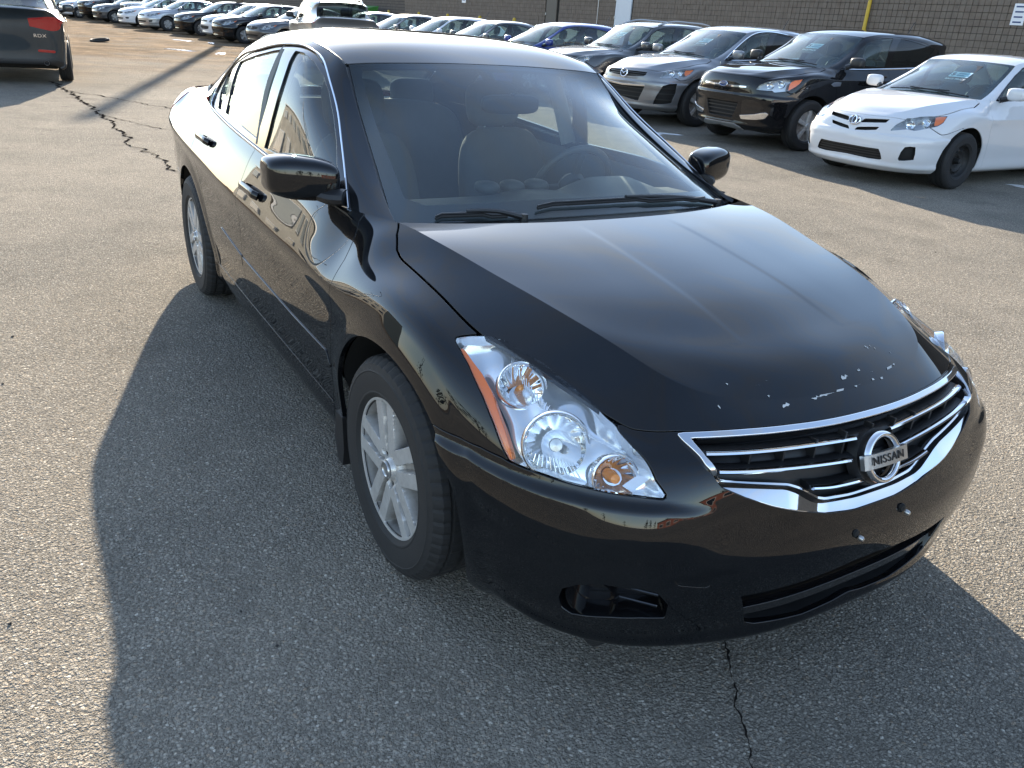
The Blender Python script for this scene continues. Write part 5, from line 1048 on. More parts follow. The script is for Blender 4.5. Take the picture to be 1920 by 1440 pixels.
MB().box((5, 0, 2.1), (5, 26, 2.1)).obj('wall', simple('red brick', (.26, .09, .055), .85, var=.25), rbld, None); MB().box((5, 0, 4.35), (5.4, 26.4, .15)).obj('roof', simple('dark roof', (.05, .045, .045), .7), rbld, None)
for k in range(8): w_ = MB().box((-.06, -22+6.2*k, 1.8), (.08, 1.7, 1.1)).obj('window', WSIGN, rbld, None); MB().box((-.12, -22+6.2*k, 1.8), (.06, 1.55, .95)).obj('pane', DWIN, w_, None)
LEAF = simple('bare twigs and needles', (.035, .036, .022), .9, var=.3)
wood = MB(); r = random.Random(21)
for k in range(46):
    a = r.uniform(-2.2, 1.9); d = r.uniform(85, 110); x0, y0 = d*math.cos(a), d*math.sin(a); hgt = r.uniform(6, 11); wood.tube([(x0, y0, 0), (x0, y0, hgt*.6)], .2, 5)
    for j in range(70):
        u = r.random(); rad = hgt*.26*(1-.6*u); p = A([x0+r.gauss(0, rad*.6), y0+r.gauss(0, rad*.6), hgt*(.25+.75*u)]); e = [A([r.gauss(0, 1), r.gauss(0, 1), r.gauss(0, 1)])*hgt*.05 for _ in range(3)]; wood.add([p+e[0], p+e[1], p+e[2]], [(0, 1, 2)])
up_ = empty('utility_pole', (-44.6, 9.35, gz(0, 9.35))); tag(up_, 'wooden utility pole behind the far row casting a long shadow', 'pole'); MB().tube([(0, 0, -.2), (0, 0, 11.8)], [.19, .15], 14).obj('pole_shaft', simple('weathered timber', (.11, .085, .06), .9, bump=.5, bscale=40, var=.3), up_)
tag(wood.obj('tree_belt', LEAF, None, None), 'far belt of dark trees behind the photographer', 'trees', kind='stuff')
# ================================================================ the other cars
BG = glass('parked car glass', (.56, .72, .72), 1.52, .10); BGD = glass('privacy glass', (.13, .15, .16), 1.52, .02); LENS = LGLASS  # stronger film paints a pale sky reflection into the parked cars' panes
RREF = SK; DISC = {}
HOODB = [[-.1, .80], [.40, .80], [.62, .792], [.9, .795], [1.25, .80], [1.55, .80], [1.70, .84], [1.76, 1.2], [-.1, 1.2]]
DFb, DMb, DRb = DF, DM, DR
PAINTS = {}
def pnt(name, col, metal=0., dust=.006, flake=False):
    if name not in PAINTS: PAINTS[name] = paint(name, col, metal, .36, dust, flake)
    return PAINTS[name]
def seat_mesh():
    if 'bgseat' not in ME: ME['bgseat'] = MB().grid(cushion((-.13, 0, .33), (.07, .25, .33), .5, .28, 18, 12, .15)).grid(cushion((-.28, 0, .74), (.05, .13, .10), .55, .2, 16, 10)).grid(cushion((.15, 0, .02), (.26, .25, .08), .5, 0, 16, 10)).mesh('front_seat', 3.2)
    return ME['bgseat']
def bg_disp(P, Q):
    cl = crease[np.argsort(crease[:, 0])]; e = np.interp(Q[:, 0], cl[:, 0], cl[:, 1])-Q[:, 1]-.02; f = 1-smst(Q[:, 0], 1.05, 1.33)
    d = .010*f*smst(e, -.012, .012)*(1-smst(e, .03, .17))+.016*f*np.exp(-((Q[:, 1]-.115)/.03)**2)
    return d+.007*np.exp(-np.abs(Q[:, 1]-.636)/.022)*smst(Q[:, 0], 1.3, 1.9)*(1-smst(Q[:, 0], 4.4, 4.9))
def build_car(name, label, cat_, spec, pos, heading, body, feats=(), rim=('star', 5, RIMS), group=None, res=(230, 70), windows=True, dark_rear=False, rails=False, mirror_mat=None, lo=False, antenna=None, rearf=(), chrome=False):
    sp = SPEC[spec]; fw = warp_nets(sp); x0, y0 = pos; root = empty(name, (x0, y0, gz(x0, y0)), heading); tag(root, label, cat_, group)
    mkc = lambda n, s, m, p=None: mk(n, s, m, p or root); R = sp['R']; wb_ = sp['wb']
    S = outward(Patch(fw(SKIRT), res[0], res[1], 2, like=RREF, vdom=(0, 9)), (-sp['wb']/2, 0, .6)); S.displace(bg_disp); vt = S.V[-1]; top = lambda P, Q: Q[:, 1] > vt-1e-6
    ra = R+.055; zc = R+.005; arc = lambda s: s.clip(ell(s.P, .005, zc, ra+.03, ra)).clip(ell(s.P, -wb_, zc, ra+.03, ra))
    holes = [f for f in feats if f[0] in ('lamp', 'hole', 'black')]; rh = [f for f in rearf if f[0] in ('tail', 'hole')]
    def cut(s):
        for f in holes: s = s.outside(f[1], .001)
        for f in rh: s = s.outside(f[1], .001)
        return s
    # bumper+nose, fenders, hood, doors, tail
    usplit = 1.30; nose = [[-.1, -.1], [usplit, -.1], [usplit, .56], [1.0, .60], [.55, .79], [.40, .80], [-.1, .80]]
    s = arc(cut(S.soup((0, 1.5)).inside(nose, .004))); mkc('front_bumper', s.both().flange(.012, .002), body)
    s = arc(cut(S.soup((.3, 2.2)).outside(nose, .004).outside(HOODB, .006).inside([[.3, -.1], [.3, 1.2], [DFb[0][0], 1.2]]+DFb+[[DFb[-1][0], -.1]], .004))); s = s.flange(.012, .002, skip=top); mkc('fender', s, body); mkc('fender', s.mirror(), body)
    hs_ = cut(S.soup((0, 1.85), (.7, 1)).inside(HOODB, .006)).flange(.012, .002, skip=top); H_ = outward(Patch(tr(fw(HOOD)), 24, 36, 1, like=HDP, vdom=(1, 8)), (-1.4, 0, .5)); weld_hood(H_, S)
    mkc('hood', (hs_+H_.soup()).both(), body)
    for a, b, n in ((DFb, DMb, 'front_door'), (DMb, DRb, 'rear_door')):
        poly = [[a[0][0], 1.2]]+a+[[a[-1][0], -.1], [b[-1][0], -.1]]+b[::-1]+[[b[0][0], 1.2]]; s = arc(S.soup((1.5, 4.2)).inside(poly, .004)).flange(.01, .002, skip=top)
        for q in (1, -1):
            d_ = mkc(n, s if q > 0 else s.mirror(), body)
            if not lo:
                hx = -1.40 if n == 'front_door' else -2.30; u, v = RREF.uv(hx, .86, 1.6, 4.6); i = min(np.searchsorted(S.U, u), len(S.U)-1); j = min(np.searchsorted(S.V, v), len(S.V)-1); p = S.P[i, j]+S.N[i, j]*.02; MB().tube(A([p+A([dx, 0, 0])-S.N[i, j]*(.03 if abs(dx) > .08 else 0) for dx in np.linspace(-.1, .1, 7)])*A([1, q, 1]), .013, 6).obj('door_handle', body, d_)
    s = arc(cut(S.soup((3.4, 5.9)).inside([[DRb[0][0], 1.2]]+DRb+[[DRb[-1][0], -.1], [6.3, -.1], [6.3, 1.2]], .002))); mkc('rear_body', s.both().flange(.012, .002, skip=top), body)
    # greenhouse
    GSb = outward(Patch(fw(GSIDE), 110, 34, like=GS), (-1.4, 0, 1)); WIb = outward(Patch(tr(fw(WIND)), 26, 30, 1, like=WI), (-1.4, 0, .8)); ROb = outward(Patch(tr(fw(ROOF)), 26, 40, 1, like=RO), (-1.4, 0, .8)); RGb = outward(Patch(tr(fw(REARG)), 20, 20, 1, like=RG), (-1.4, 0, .8)); TKb = outward(Patch(tr(fw(TRUNK)), 20, 16, 1, like=TK), (-1.4, 0, .5))
    rf_ = mkc('roof', ROb.soup().both(), body); mkc('rear_deck', TKb.soup().both(), body)
    pl_ = GSb.soup().outside(dlo).flange(.01, .002, skip=lambda P, Q: Q[:, 1] < 1e-6); fr2 = GSb.soup().inside(dlo, .003).outside(wf).outside(wr).outside(wq).off(-.004)
    for q in (1, -1):
        m_ = (lambda t: t) if q > 0 else (lambda t: t.mirror()); mkc('pillar', m_(pl_), body); mkc('window_frame', m_(fr2), BLKGL)
        for w, n, g_ in ((wf, 'front_side_window', BG), (wr, 'rear_side_window', BGD if dark_rear else BG), (wq, 'quarter_window', BGD if dark_rear else BG)): mkc(n, m_(GSb.soup().inside(w, -.004).off(-.010)), g_)
    if chrome:
        lw, up2 = on_patch(GSb, dlo[0:5], .004, 24), on_patch(GSb, dlo[4:]+[dlo[0]], .004, 40)
        for q in (1, -1):
            MB().tube(lw*A([1, q, 1]), .011, 6).obj('window_chrome', CHROME, root)
            if chrome > 1: MB().tube(up2*A([1, q, 1]), .008, 6).obj('window_chrome', CHROME, root)
    w_ = mkc('windshield', WIb.soup().both(), BG); um_, vm_ = WIb.U[-1], WIb.V[-1]; mkc('glass_border', WIb.soup().outside([[-.1, .07], [um_-.09, .08], [um_-.045, .14], [um_-.045, vm_-.06], [um_-.06, vm_-.03], [-.1, vm_-.026]]).off(-.004).both(), FRIT, w_)
    mkc('rear_window', RGb.soup().both(), BGD if dark_rear else BG)
    if not lo:
        base = WIb.P[:, 0]+A([.02, 0, -.012]); cl = np.concatenate([base[::-1], (base*A([1, -1, 1]))[1:]]); MB().tube(cl, .035, 6, flat=(1, .5)).obj('cowl', BLKPL, root)
        for ya, yb in ((.30, -.45), (-.20, .55)):
            pt = lambda y, k: (lambda i: A([WIb.P[i, k][0], y, WIb.P[i, k][2]])+A([.01, 0, .016]))(int(np.argmin(np.abs(WIb.P[:, 0, 1]-abs(y))))); MB().tube(curve([pt(ya, 3), pt((ya+yb)/2, 2), pt(yb, 1)], 8), .008, 6).obj('wiper', BLKPL, root)
    # front features
    silver = bpy.data.materials.get('parked lamp bezel') or simple('parked lamp bezel', (.42, .43, .44), .2, .7)
    for f in feats:
        kind, poly = f[0], f[1]; us = [p[0] for p in poly]; vs_ = [p[1] for p in poly]; box_ = ((min(us)-.03, max(us)+.03), (min(vs_)-.03, max(vs_)+.03)); cen = min(us) < .02
        base = S.soup(*box_)
        def put(n, s, m, p=None):
            if cen: return [mkc(n, s.both(), m, p)]
            return [mkc(n, s, m, p), mkc(n, s.mirror(), m, p)]
        if kind == 'lamp':
            r = base.inside(poly, .001); hs2 = put('headlight', r.off(-.05)+r.wall(-.002, -.05), silver)
            for q, h_ in zip((1, -1), hs2):
                mkc('lens', (r if q > 0 else r.mirror()).flange(.006, .001), LENS, h_)
                if len(f) > 2:
                    a_ = S.soup(*box_).inside(f[2], .001).off(-.006); mkc('turn_signal', a_ if q > 0 else a_.mirror(), AMBER, h_)
                for cu, cv, rad in (f[3] if len(f) > 3 else ()):
                    i = min(np.searchsorted(S.U, cu), len(S.U)-1); j = min(np.searchsorted(S.V, cv), len(S.V)-1); n3 = unit(S.N[i, j]*.5+A([.7, 0, 0])); c3 = S.P[i, j]-S.N[i, j]*.02-n3*.01; X = unit(np.cross([0, 0, 1], n3)); Y = np.cross(n3, X); B3 = np.stack([X, Y, n3], 1)
                    m = MB().lathe([(.006, -.02), (rad*.6, -.02), (rad, .006), (rad*1.08, .0), (rad*1.1, -.02)], 20, 'z', c3, False, B3); m.v = [(a, b*q, c) for a, b, c in m.v]; m.obj('reflector', REFL, h_, 1.)
        elif kind in ('hole', 'black'):
            r = base.inside(poly, .001); d = .045 if kind == 'hole' else .004; hh_ = put(f[3] if len(f) > 3 else 'grille_opening', r.off(-d)+r.wall(-.001, -d), DARK if kind == 'hole' else BLKGL)
            for k in range(f[2] if len(f) > 2 else 0):
                v0 = min(vs_)+(max(vs_)-min(vs_))*(k+.7)/(f[2]+.4); r2 = r.clip(np.abs(r.Q[:, 1]-v0)-.010)
                if r2.F:
                    for q, h_ in zip((1, -1), hh_ if len(hh_) > 1 else hh_*1): mkc('slat', (r2.off(-.012).both() if cen else (r2.off(-.012) if q > 0 else r2.off(-.012).mirror())), BLKPL, h_)
        elif kind in ('chrome', 'silver', 'fog', 'dark'): put({'chrome': 'chrome_trim', 'silver': 'skid_plate', 'fog': 'fog_lamp', 'dark': 'dark_trim'}[kind], base.inside(poly).off(.006).flange(.01, .002), {'chrome': CHROME, 'silver': SATIN, 'fog': CHROME, 'dark': BLKPL}[kind])
        elif kind == 'badge':
            cu, cv = poly[0]; i = 0; j = min(np.searchsorted(S.V, cv), len(S.V)-1); n3 = unit(A([S.N[i, j][0], 0, S.N[i, j][2]])); c3 = S.P[i, j]*A([1, 0, 1])+n3*.012; X = A([0., 1, 0]); Y = np.cross(n3, X); B3 = np.stack([X, Y, n3], 1); ex, ey, style = f[2]
            def ringm(rx, ry, w, dz=0, cx=0, cy=0): m = MB().lathe([(1-w/rx, .004), (1, .006), (1+w/rx, 0), (1, -.006)], 36, 'z', closed=True); m.v = [tuple(B3@A([a*rx+cx, b*ry+cy, c+dz])+c3) for a, b, c in m.v]; return m
            if style == 'oval':
                m = MB().lathe([(0, .006), (.9, .005), (1, 0)], 32, 'z'); m.v = [tuple(B3@A([a*ex, b*ey, c])+c3) for a, b, c in m.v]; b_ = m.obj('badge', simple('badge blue', (.02, .05, .16), .2, coat=1.) if 'badge blue' not in bpy.data.materials else bpy.data.materials['badge blue'], root); ringm(ex, ey, .006).obj('badge_ring', CHROME, b_)
                text_obj('badge_lettering', 'Ford', ey*1.25, .001, frame(X, Y, n3, c3+n3*.007), CHROME, b_, .9, 1.1, .3)
            elif style == 'rings':
                m = MB().lathe([(0, .003), (.95, .002), (1, 0)], 32, 'z'); m.v = [tuple(B3@A([a*ex, b*ey, c])+c3) for a, b, c in m.v]; b_ = m.obj('badge', BLKGL, root); ringm(ex, ey, .007).obj('badge_ring', CHROME, b_); ringm(ex*.36, ey*.92, .006, .003).obj('badge_ring', CHROME, b_); ringm(ex*.68, ey*.36, .006, .003, 0, ey*.45).obj('badge_ring', CHROME, b_)
            elif style == 'wing':
                b_ = ringm(ex, ey, .009).obj('badge', CHROME, root)
                for q in (1, -1): MB().tube(A([B3@A([0, -ey*.25, .006])+c3, B3@A([q*ex*.45, ey*.22, .006])+c3, B3@A([q*ex*.98, ey*.12, .004])+c3]), [.006, .009, .008], 6).obj('badge_wing', CHROME, b_)
            else: ringm(ex, ey, .007).obj('badge', CHROME, root)
    # rear features
    for f in rearf:
        kind, poly = f[0], f[1]; us = [p[0] for p in poly]; vs_ = [p[1] for p in poly]; base = S.soup((min(us)-.03, max(us)+.03), (min(vs_)-.03, max(vs_)+.03)); cen = max(us) > S.U[-1]-.02
        m_, n_, o_ = {'tail': (RED, 'tail_lamp', .004), 'hole': (DARK, 'plate_recess', -.03), 'refl': (RED, 'reflector', .006), 'dark': (BLKPL, 'rear_valance', .006), 'chrome': (CHROME, 'chrome_trim', .006), 'plate': (simple('dirty plate', (.16, .15, .13), .7) if 'dirty plate' not in bpy.data.materials else bpy.data.materials['dirty plate'], 'plate_panel', -.018)}[kind]
        r = base.inside(poly, .001); s_ = r.off(o_).flange(.012, .002) if o_ > 0 else r.off(o_)+r.wall(-.001, o_)
        if cen: mkc(n_, s_.both(), m_)
        else: mkc(n_, s_, m_); mkc(n_, s_.mirror(), m_)
    # mirrors
    mp_ = fw(A([[(-.66, .90, 1.03)]]))[0, 0]
    for q in (1, -1):
        G2 = cushion((mp_[0], mp_[1]+.045, mp_[2]+.02), (.06, .105, .07), .55, 0, 20, 12); mo_ = MB().grid(G2*A([1, q, 1])).obj('door_mirror', mirror_mat or body, root, 3.2); MB().tube(A([(mp_[0]+.06, mp_[1]-.10, mp_[2]-.05), (mp_[0], mp_[1]-.02, mp_[2]-.02)])*A([1, q, 1]), .035, 8).obj('mirror_arm', BLKPL, mo_)
    # wheels
    kt = ('tyre', round(R, 3)); ri = R*(.63 if rim[0] != 'steel' else .60); kr = ('rim', rim[0], rim[1], round(R, 3))
    if kt not in ME: ME[kt] = tyre_mesh(R, ri, .215, 96)
    if kr not in ME: ME[kr] = rim_mesh(ri+.003, rim[1], rim[0], .05, 120, 26)
    tk = sp['W']/2-.115
    for x in (0, -wb_):
        for y in (-tk, tk): add_wheel(root, x, y, R, ME[kt], ME[kr], rim[2], ri)
        for q in (1, -1):
            L = [(x+(ra+.035)*math.cos(a), zc+(ra+.008)*math.sin(a)) for a in np.linspace(-.2, math.pi+.2, 18)]; G2 = A([[(a, .45, b), (a, sp['W']/2-.07, b)] for a, b in L]); m = MB().grid(G2*A([1, q, 1])); m.add([(a, .45*q, b) for a, b in L], [tuple(range(len(L)))]); m.obj('wheel_arch_liner', DARK, root, 3.2)
    # underside and cabin
    zs = sp['zs']; MB().box((-wb_/2, 0, zs[0]+.03), (wb_/2+.55, sp['W']/2-.22, .05), None, .02).obj('floor_pan', DARK, root, None)
    sm_ = seat_mesh()
    for yy in (.36, -.36):
        s_ = link('front_seat', sm_, root, SEATM); s_.location = (-.52*wb_-.02, yy, zs[1]+.14); s_.scale = (1, 1, (sp['H']-zs[1])/1.15)
    if not lo:
        bk_ = MB().grid(cushion((-.87*wb_, 0, zs[4]-.22), (.1, sp['W']/2-.25, .34), .4, .3, 16, 10)).obj('rear_seat', SEATM, root, 3.2)
        MB().grid(A([[(WIb.P[0, 1][0]-.06, y, zs[4]-.03), (WIb.P[0, 1][0]-.35, y, zs[4]-.02), (WIb.P[0, 1][0]-.52, y, zs[4]-.07), (WIb.P[0, 1][0]-.5, y, zs[4]-.5)] for y in np.linspace(-.62, .62, 7)])).obj('dashboard', DASHM, root, 3.2)
        swm = MB().lathe([(.18+.014*math.cos(a), .014*math.sin(a)) for a in np.linspace(0, 2*math.pi, 9)[:-1]], 30, 'x', (-.33*wb_-.05, .36, zs[4]-.05), True).obj('steering_wheel', DASHM, root, 3.2)
    if rails:
        for q in (1, -1):
            e = [ROb.P[-3, k] for k in (4, 10, 20, 30, 37)]; P = A(e)+A([0, 0, .05]); P[0, 2] -= .045; P[-1, 2] -= .045; MB().tube(curve(P, 20)*A([1, q, 1]), .017, 8).obj('roof_rail', GALV if rails == 1 else BLKGL, root)
    if antenna: i = 2; p = ROb.P[0, int(len(ROb.V)*.86)]; MB().tube([p, p+A([-.14, 0, .22])], [.006, .0035], 6).obj('antenna', BLKGL, root)
    return root, WIb, S
def sale_card(root, WIb, y, label):
    """price card hung behind the windshield"""
    i = int(np.argmin(np.abs(WIb.P[:, 15, 1]-abs(y)))); p = WIb.P[i, 17]-WIb.N[i, 17]*.012; n = WIb.N[i, 17]*A([1, -1 if y < 0 else 1, 1]); n = unit(A([n[0], n[1]*.3, n[2]])); X = unit(np.cross([0, 0, 1], n)); Y = np.cross(n, X); c = A([p[0], y, p[2]])
    Mw = root.matrix_basis; B3 = np.stack([X, Y, n], 1)
    h = empty('price_card', root.location, root.rotation_euler.z); tag(h, label, 'price card', 'price cards in windshields')
    K_ = 1.45
    CK = lambda n_, cl: bpy.data.materials.get(n_) or simple(n_, cl, .5)
    bx3 = lambda nm, cx, cy, hx, hy, mt, dz=0.: MB().box(c+B3@A([cx*K_, cy*K_, dz]), (hx*K_, hy*K_, .0015), B3).obj(nm, mt, h, None)
    bx3('card', 0, .02, .085, .16, CK('card black', (.02, .02, .022))); bx3('price_panel', 0, .0, .082, .045, CK('card pale blue', (.45, .62, .70)), .003); bx3('price_strip', .02, .018, .045, .008, CK('card blue', (.04, .20, .30)), .006); bx3('price_strip', .025, -.016, .05, .010, CK('card blue', (.04, .20, .30)), .006)
    text_obj('dollar_sign', '$', .075*K_, .001, frame(X, Y, n, c+B3@A([-.058*K_, 0, .006])), CK('card ink', (.01, .02, .03)), h); text_obj('card_lettering', 'SALE PRICE', .034*K_, .001, frame(X, Y, n, c+B3@A([0, -.085*K_, .004])), CK('card white', (.8, .8, .8)), h)
    return h
R_ = math.radians
C_ = CB['corolla']; W1 = pnt('white paint', (.60, .605, .62), 0., .004)
car1, wi1, _s = build_car('white_sedan', 'white compact sedan with black steel wheels and amber-cornered headlights', 'car', 'corolla', (-4.48, 7.606), R_(-88.5), W1, [('lamp', C_['lamp'], C_['amber'], ((.62, .705, .045), (.76, .725, .042))), ('hole', C_['slot1'], 0, 'grille_slot'), ('hole', C_['slot2'], 0, 'grille_slot'), ('hole', [[p[0] if p[0] > .02 else -.05, p[1]] for p in C_['intake']], 4, 'lower_intake'), ('hole', C_['fog'], 0, 'fog_recess'), ('badge', [[0, .685]], (.075, .052, 'rings'))], ('steel', 5, RIMB), 'cars parked along the wall', (420, 120))
E_ = CB['escape']; B1 = pnt('black metallic paint', (.006, .006, .007), 0., .004)
ctr = lambda q, d=0.: [[p[0]-d if p[0]-d > .02 else -.05, p[1]] for p in q]
car2, wi2, _s = build_car('black_crossover', 'black compact crossover with blue oval badge between the white sedan and the grey crossover', 'suv', 'escape', (-7.17, 8.134), R_(-91), B1, [('lamp', E_['lamp'], E_['amber'], ((.70, .675, .045), (.84, .68, .045))), ('black', ctr(E_['slot1'], .02), 0, 'upper_grille'), ('chrome', ctr(E_['chrome1'], .02)), ('hole', ctr(E_['intake']), 4, 'main_grille'), ('black', E_['side'], 3, 'side_intake'), ('fog', E_['fog']), ('silver', ctr(E_['skid'])), ('chrome', E_['vent']), ('badge', [[0, .66]], (.085, .036, 'oval'))], ('star', 5, RIMS), 'cars parked along the wall', (420, 120), dark_rear=True, mirror_mat=BLKPL, antenna=True, chrome=1)
X_ = {k: [[p[0]-.12, p[1]] if k in ('slot1', 'chrome1', 'intake', 'badge') else p for p in v] for k, v in CB['cx7'].items()}
G1 = pnt('grey metallic paint', (.20, .205, .215), .6, .006, True)
car3, wi3, _s = build_car('grey_crossover', 'grey metallic crossover with winged ring badge beside the black crossover', 'suv', 'cx7', (-9.756, 8.344), R_(-87), G1, [('lamp', X_['lamp'], X_['amber'], ((.82, .70, .045), (.95, .69, .04))), ('hole', ctr(X_['slot1']), 2, 'upper_grille'), ('hole', ctr(X_['intake']), 3, 'lower_grille'), ('chrome', ctr(X_['chrome1'])), ('hole', X_['side'], 3, 'side_intake'), ('badge', [[0, .675]], (.085, .068, 'wing'))], ('star', 5, RIMS), 'cars parked along the wall', (380, 110), dark_rear=True, antenna=True, chrome=2)
# fronts for the cars whose noses show small
LA = [[.52, .64], [.60, .715], [.85, .745], [1.12, .74], [1.04, .68], [.80, .625], [.62, .61]]; LAa = [[.98, .69], [1.0, .735], [1.11, .735], [1.04, .685]]
LB = [[.46, .63], [.55, .72], [.80, .77], [.98, .775], [.90, .70], [.68, .615], [.54, .60]]
GA = [[-.05, .72], [.20, .72], [.42, .70], [.36, .62], [.18, .59], [-.05, .585]]; GB = [[-.05, .70], [.34, .69], [.31, .63], [-.05, .625]]
IA = [[-.05, .46], [.25, .455], [.44, .43], [.38, .26], [.2, .24], [-.05, .235]]; IB = [[-.05, .38], [.45, .36], [.40, .25], [-.05, .24]]
FA = [[.60, .40], [.74, .43], [.82, .41], [.78, .30], [.62, .28]]
RB = ((.66, .68, .05), (.82, .695, .045))
def fr(l, g, i, fg=True, badge='ring', am=None): return [('lamp', l, am or LAa, RB) if am is not False else ('lamp', l), ('hole', g, 3, 'upper_grille'), ('hole', i, 2, 'lower_intake')]+([('hole', FA, 0, 'fog_recess')] if fg else [])+[('badge', [[0, .665]], (.075, .05, badge))]
GRP = 'cars parked along the wall'; M5 = ('multi', 10, RIMS); S5 = ('star', 5, RIMS); T5 = ('twin', 5, RIMS)
SIL = pnt('silver paint', (.42, .425, .43), .75, .006, True); DGR = pnt('dark grey paint', (.06, .062, .066), .5, .006, True); BLU = pnt('blue paint', (.012, .035, .20), .35, .004, True); BLK2 = pnt('plain black paint', (.005, .005, .006), 0., .005); NAVY = pnt('dark slate paint', (.022, .030, .036), .4, .006, True); CHAM = pnt('pale silver paint', (.52, .525, .53), .6, .006, True)
r4, wi4, _s = build_car('grey_suv', 'dark grey small suv with silver roof rails behind the sedan hood', 'suv', 'rvr', (-12.2, 8.4), R_(-90), DGR, fr(LB, GA, IA), S5, GRP, rails=1)
r5, wi5, _s = build_car('blue_hatchback', 'bright blue hatchback with white stub antenna, only blue car in the row', 'car', 'fit', (-15.05, 8.3), R_(-90), BLU, fr(LB, GB, IB), S5, GRP, antenna=True)
MB().tube([(0, 0, 0), (-.10, 0, .20)], [.012, .010], 8).obj('antenna_sleeve', WSIGN, r5); r5.children[-1].location = (-2.55, 0, 1.49)
build_car('grey_sedan', 'dark grey sedan with pale windshield glare left of the blue hatchback', 'car', 'sedan', (-18.6, 8.4), R_(-90), DGR, fr(LA, GB, IA), S5, GRP, (150, 46), lo=True)
build_car('white_car', 'white car with blue-shaded roof edge between two dark sedans', 'car', 'hatch', (-21.3, 8.4), R_(-90), pnt('ivory white paint', (.56, .57, .60), 0., .004), fr(LA, GB, IA), S5, GRP, (150, 46), lo=True, antenna=True)
build_car('charcoal_sedan', 'charcoal sedan catching a strong sun glint on its roof', 'car', 'sedan', (-24.2, 8.3), R_(-90), pnt('charcoal paint', (.10, .10, .105), .6, .006, True), fr(LB, GA, IB), S5, GRP, (150, 46), lo=True)
build_car('silver_sedan', 'silver sedan just right of the pale suv with roof rails', 'car', 'sedan', (-27.2, 8.2), R_(-90), SIL, fr(LA, GB, IA), S5, GRP, (150, 46), lo=True)
for c_, w_, y_, lb in ((car1, wi1, .16, 'price card in the windshield of the white sedan'), (car2, wi2, .10, 'price card in the windshield of the black crossover'), (car3, wi3, .12, 'price card in the windshield of the grey crossover'), (r4, wi4, .10, 'price card in the windshield of the dark grey small suv')): sale_card(c_, w_, y_, lb)
GL = 'cars in the far left row'
far = [('dark_sedan', 'dark grey sedan nearest the pale silver suv in the far left row', 'sedan', DGR, (-30.9, 7.1), LA, GA, IB, S5), ('black_minivan', 'black tall hatchback beside the far white hatchback', 'hatch', BLK2, (-33.6, 6.85), LA, GB, IA, S5), ('white_hatchback', 'white hatchback with dark mouth intake in the far left row', 'hatch', W1, (-36.6, 6.55), LB, GB, IA, M5),
 ('black_hatchback', 'black hatchback with bright multi-spoke wheel in the far left row', 'hatch', BLK2, (-40.0, 6.05), LA, GB, IB, M5), ('silver_compact', 'silver sedan beside the far black hatchback', 'sedan', SIL, (-43.6, 5.35), LA, GB, IB, T5), ('white_wedge_sedan', 'white sedan with sloping nose between silver sedan and pale suv', 'sedan', W1, (-47.2, 4.85), LA, GA, IB, T5), ('pale_suv', 'pale boxy suv with upright slatted grille in the far left row', 'boxsuv', CHAM, (-50.8, 5.2), LB, GA, IB, S5),
 ('charcoal_minivan', 'charcoal minivan left of the pale boxy suv', 'hatch', DGR, (-53.2, 3.9), LB, GB, IA, S5), ('black_suv', 'black suv between the charcoal minivan and the small white hatchback', 'suv', BLK2, (-56.6, 3.6), LA, GB, IB, S5), ('small_white_hatchback', 'small white hatchback beside the far grey suv', 'fit', W1, (-59.6, 2.75), LA, GB, IA, S5), ('far_grey_suv', 'grey suv with silver wheel just past the dark suv rear corner', 'suv', pnt('blue grey paint', (.10, .12, .14), .5, .006, True), (-63.0, 2.3), LA, GA, IB, S5), ('far_grey_sedan', 'grey car at the end of the far left row', 'sedan', SIL, (-66.3, 1.9), LA, GA, IB, S5)]
for nm, lb, sp_, pt_, ps, l_, g_, i_, rm in far: jr = random.Random(nm); build_car(nm, lb, 'suv' if 'suv' in nm else 'car', sp_, (ps[0]+jr.uniform(-.25, .25), ps[1]+jr.uniform(-.3, .3)), R_(-80+jr.uniform(-4, 4)), pt_, fr(l_, g_, i_, True), rm, GL, (150, 46), lo=True)
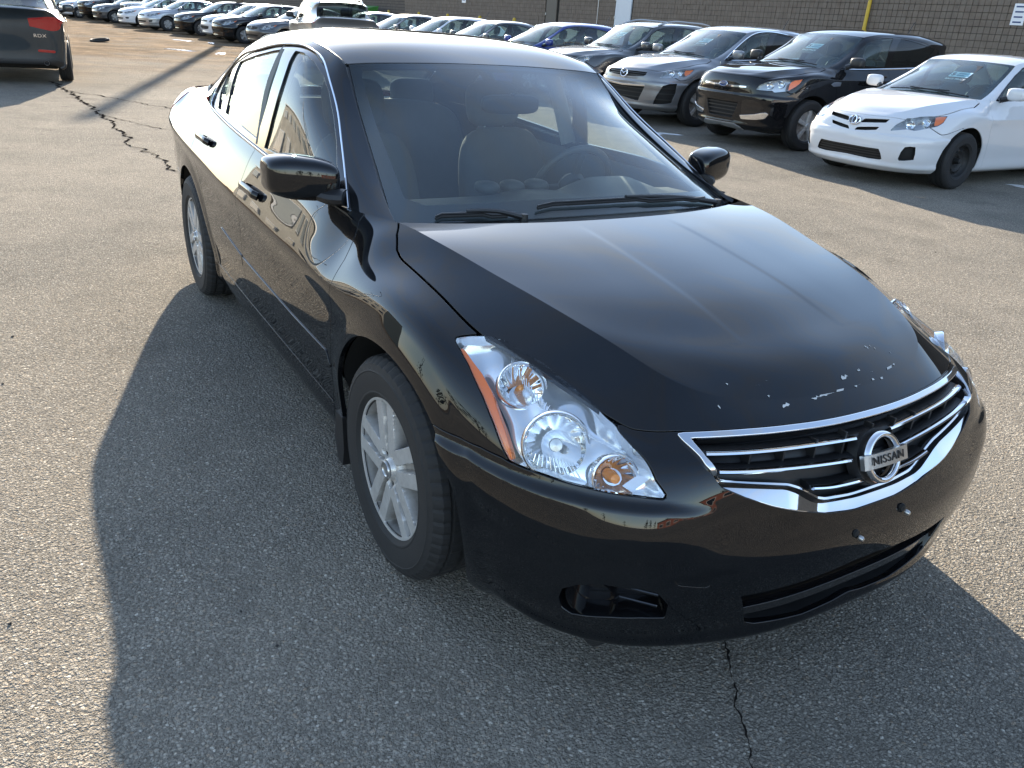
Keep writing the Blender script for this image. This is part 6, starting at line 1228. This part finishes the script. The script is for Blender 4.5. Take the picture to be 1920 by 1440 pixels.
# the two cars that show their backs
e = 5.8586
T1 = [[4.78, .56], [5.02, .52], [5.24, .52], [5.50, .55], [5.51, .64], [5.24, .67], [5.0, .67], [4.82, .63]]
rdx, _w, Sx = build_car('dark_suv', 'dark slate suv seen from behind at the left edge, red tail lamps', 'suv', 'rdx', (-18.75, -1.28), R_(176), NAVY, fr(LA, GA, IA), S5, None, (340, 110), rearf=[('tail', T1), ('plate', [[5.56, .48], [e+.05, .48], [e+.05, .64], [5.54, .64]]), ('refl', [[5.22, .26], [5.44, .27], [5.44, .305], [5.22, .295]]), ('dark', [[4.7, .0], [e+.05, .0], [e+.05, .13], [5.1, .14], [4.7, .12]])], dark_rear=True)
bx4 = lambda nm, c, h, m: MB().box(c, h, None, .004).obj(nm, m, rdx, None)
zr = 1.04; xr = -3.70
m = MB().lathe([(.04, .004), (.045, .008), (.05, .004), (.045, 0)], 28, 'x', closed=True).obj('badge', CHROME, rdx); m.location = (xr-.01, 0, 1.13)
for q in (1, -1): mm = MB().tube([(-.008, 0, .028), (-.008, .022*q, -.03)], .005, 6).obj('badge_stroke', CHROME, m)
text_obj('badge_lettering', 'RDX', .075, .002, frame((0, -1, 0), (0, 0, 1), (-1, 0, 0), (xr-.035, -.52, .80)), CHROME, rdx, 1.1, 1.2)
for q in (1, -1): ex_ = MB().lathe([(.036, -.07), (.040, -.08), (.040, .05), (.034, .05)], 20, 'x', (xr+.08, .56*q, .37)).obj('exhaust_tip', SATIN, rdx)
MB().tube(curve([(-3.60, .0, 1.20), (-3.62, -.2, 1.19), (-3.60, -.45, 1.21)], 8), .012, 6).obj('rear_wiper', BLKPL, rdx)
T2 = [[4.86, .60], [5.05, .60], [5.10, .74], [5.02, .80], [4.86, .80]]
build_car('silver_suv', 'pale silver suv with roof rails seen from behind above the sedan roof', 'suv', 'boxsuv', (-23.1, 6.55), R_(172), pnt('light silver paint', (.22, .225, .23), .5, .006, True), fr(LB, GA, IB), S5, None, (220, 70), rearf=[('tail', T2), ('plate', [[5.55, .5], [e+.05, .5], [e+.05, .62], [5.55, .62]])], dark_rear=True, rails=2, mirror_mat=BLKPL)
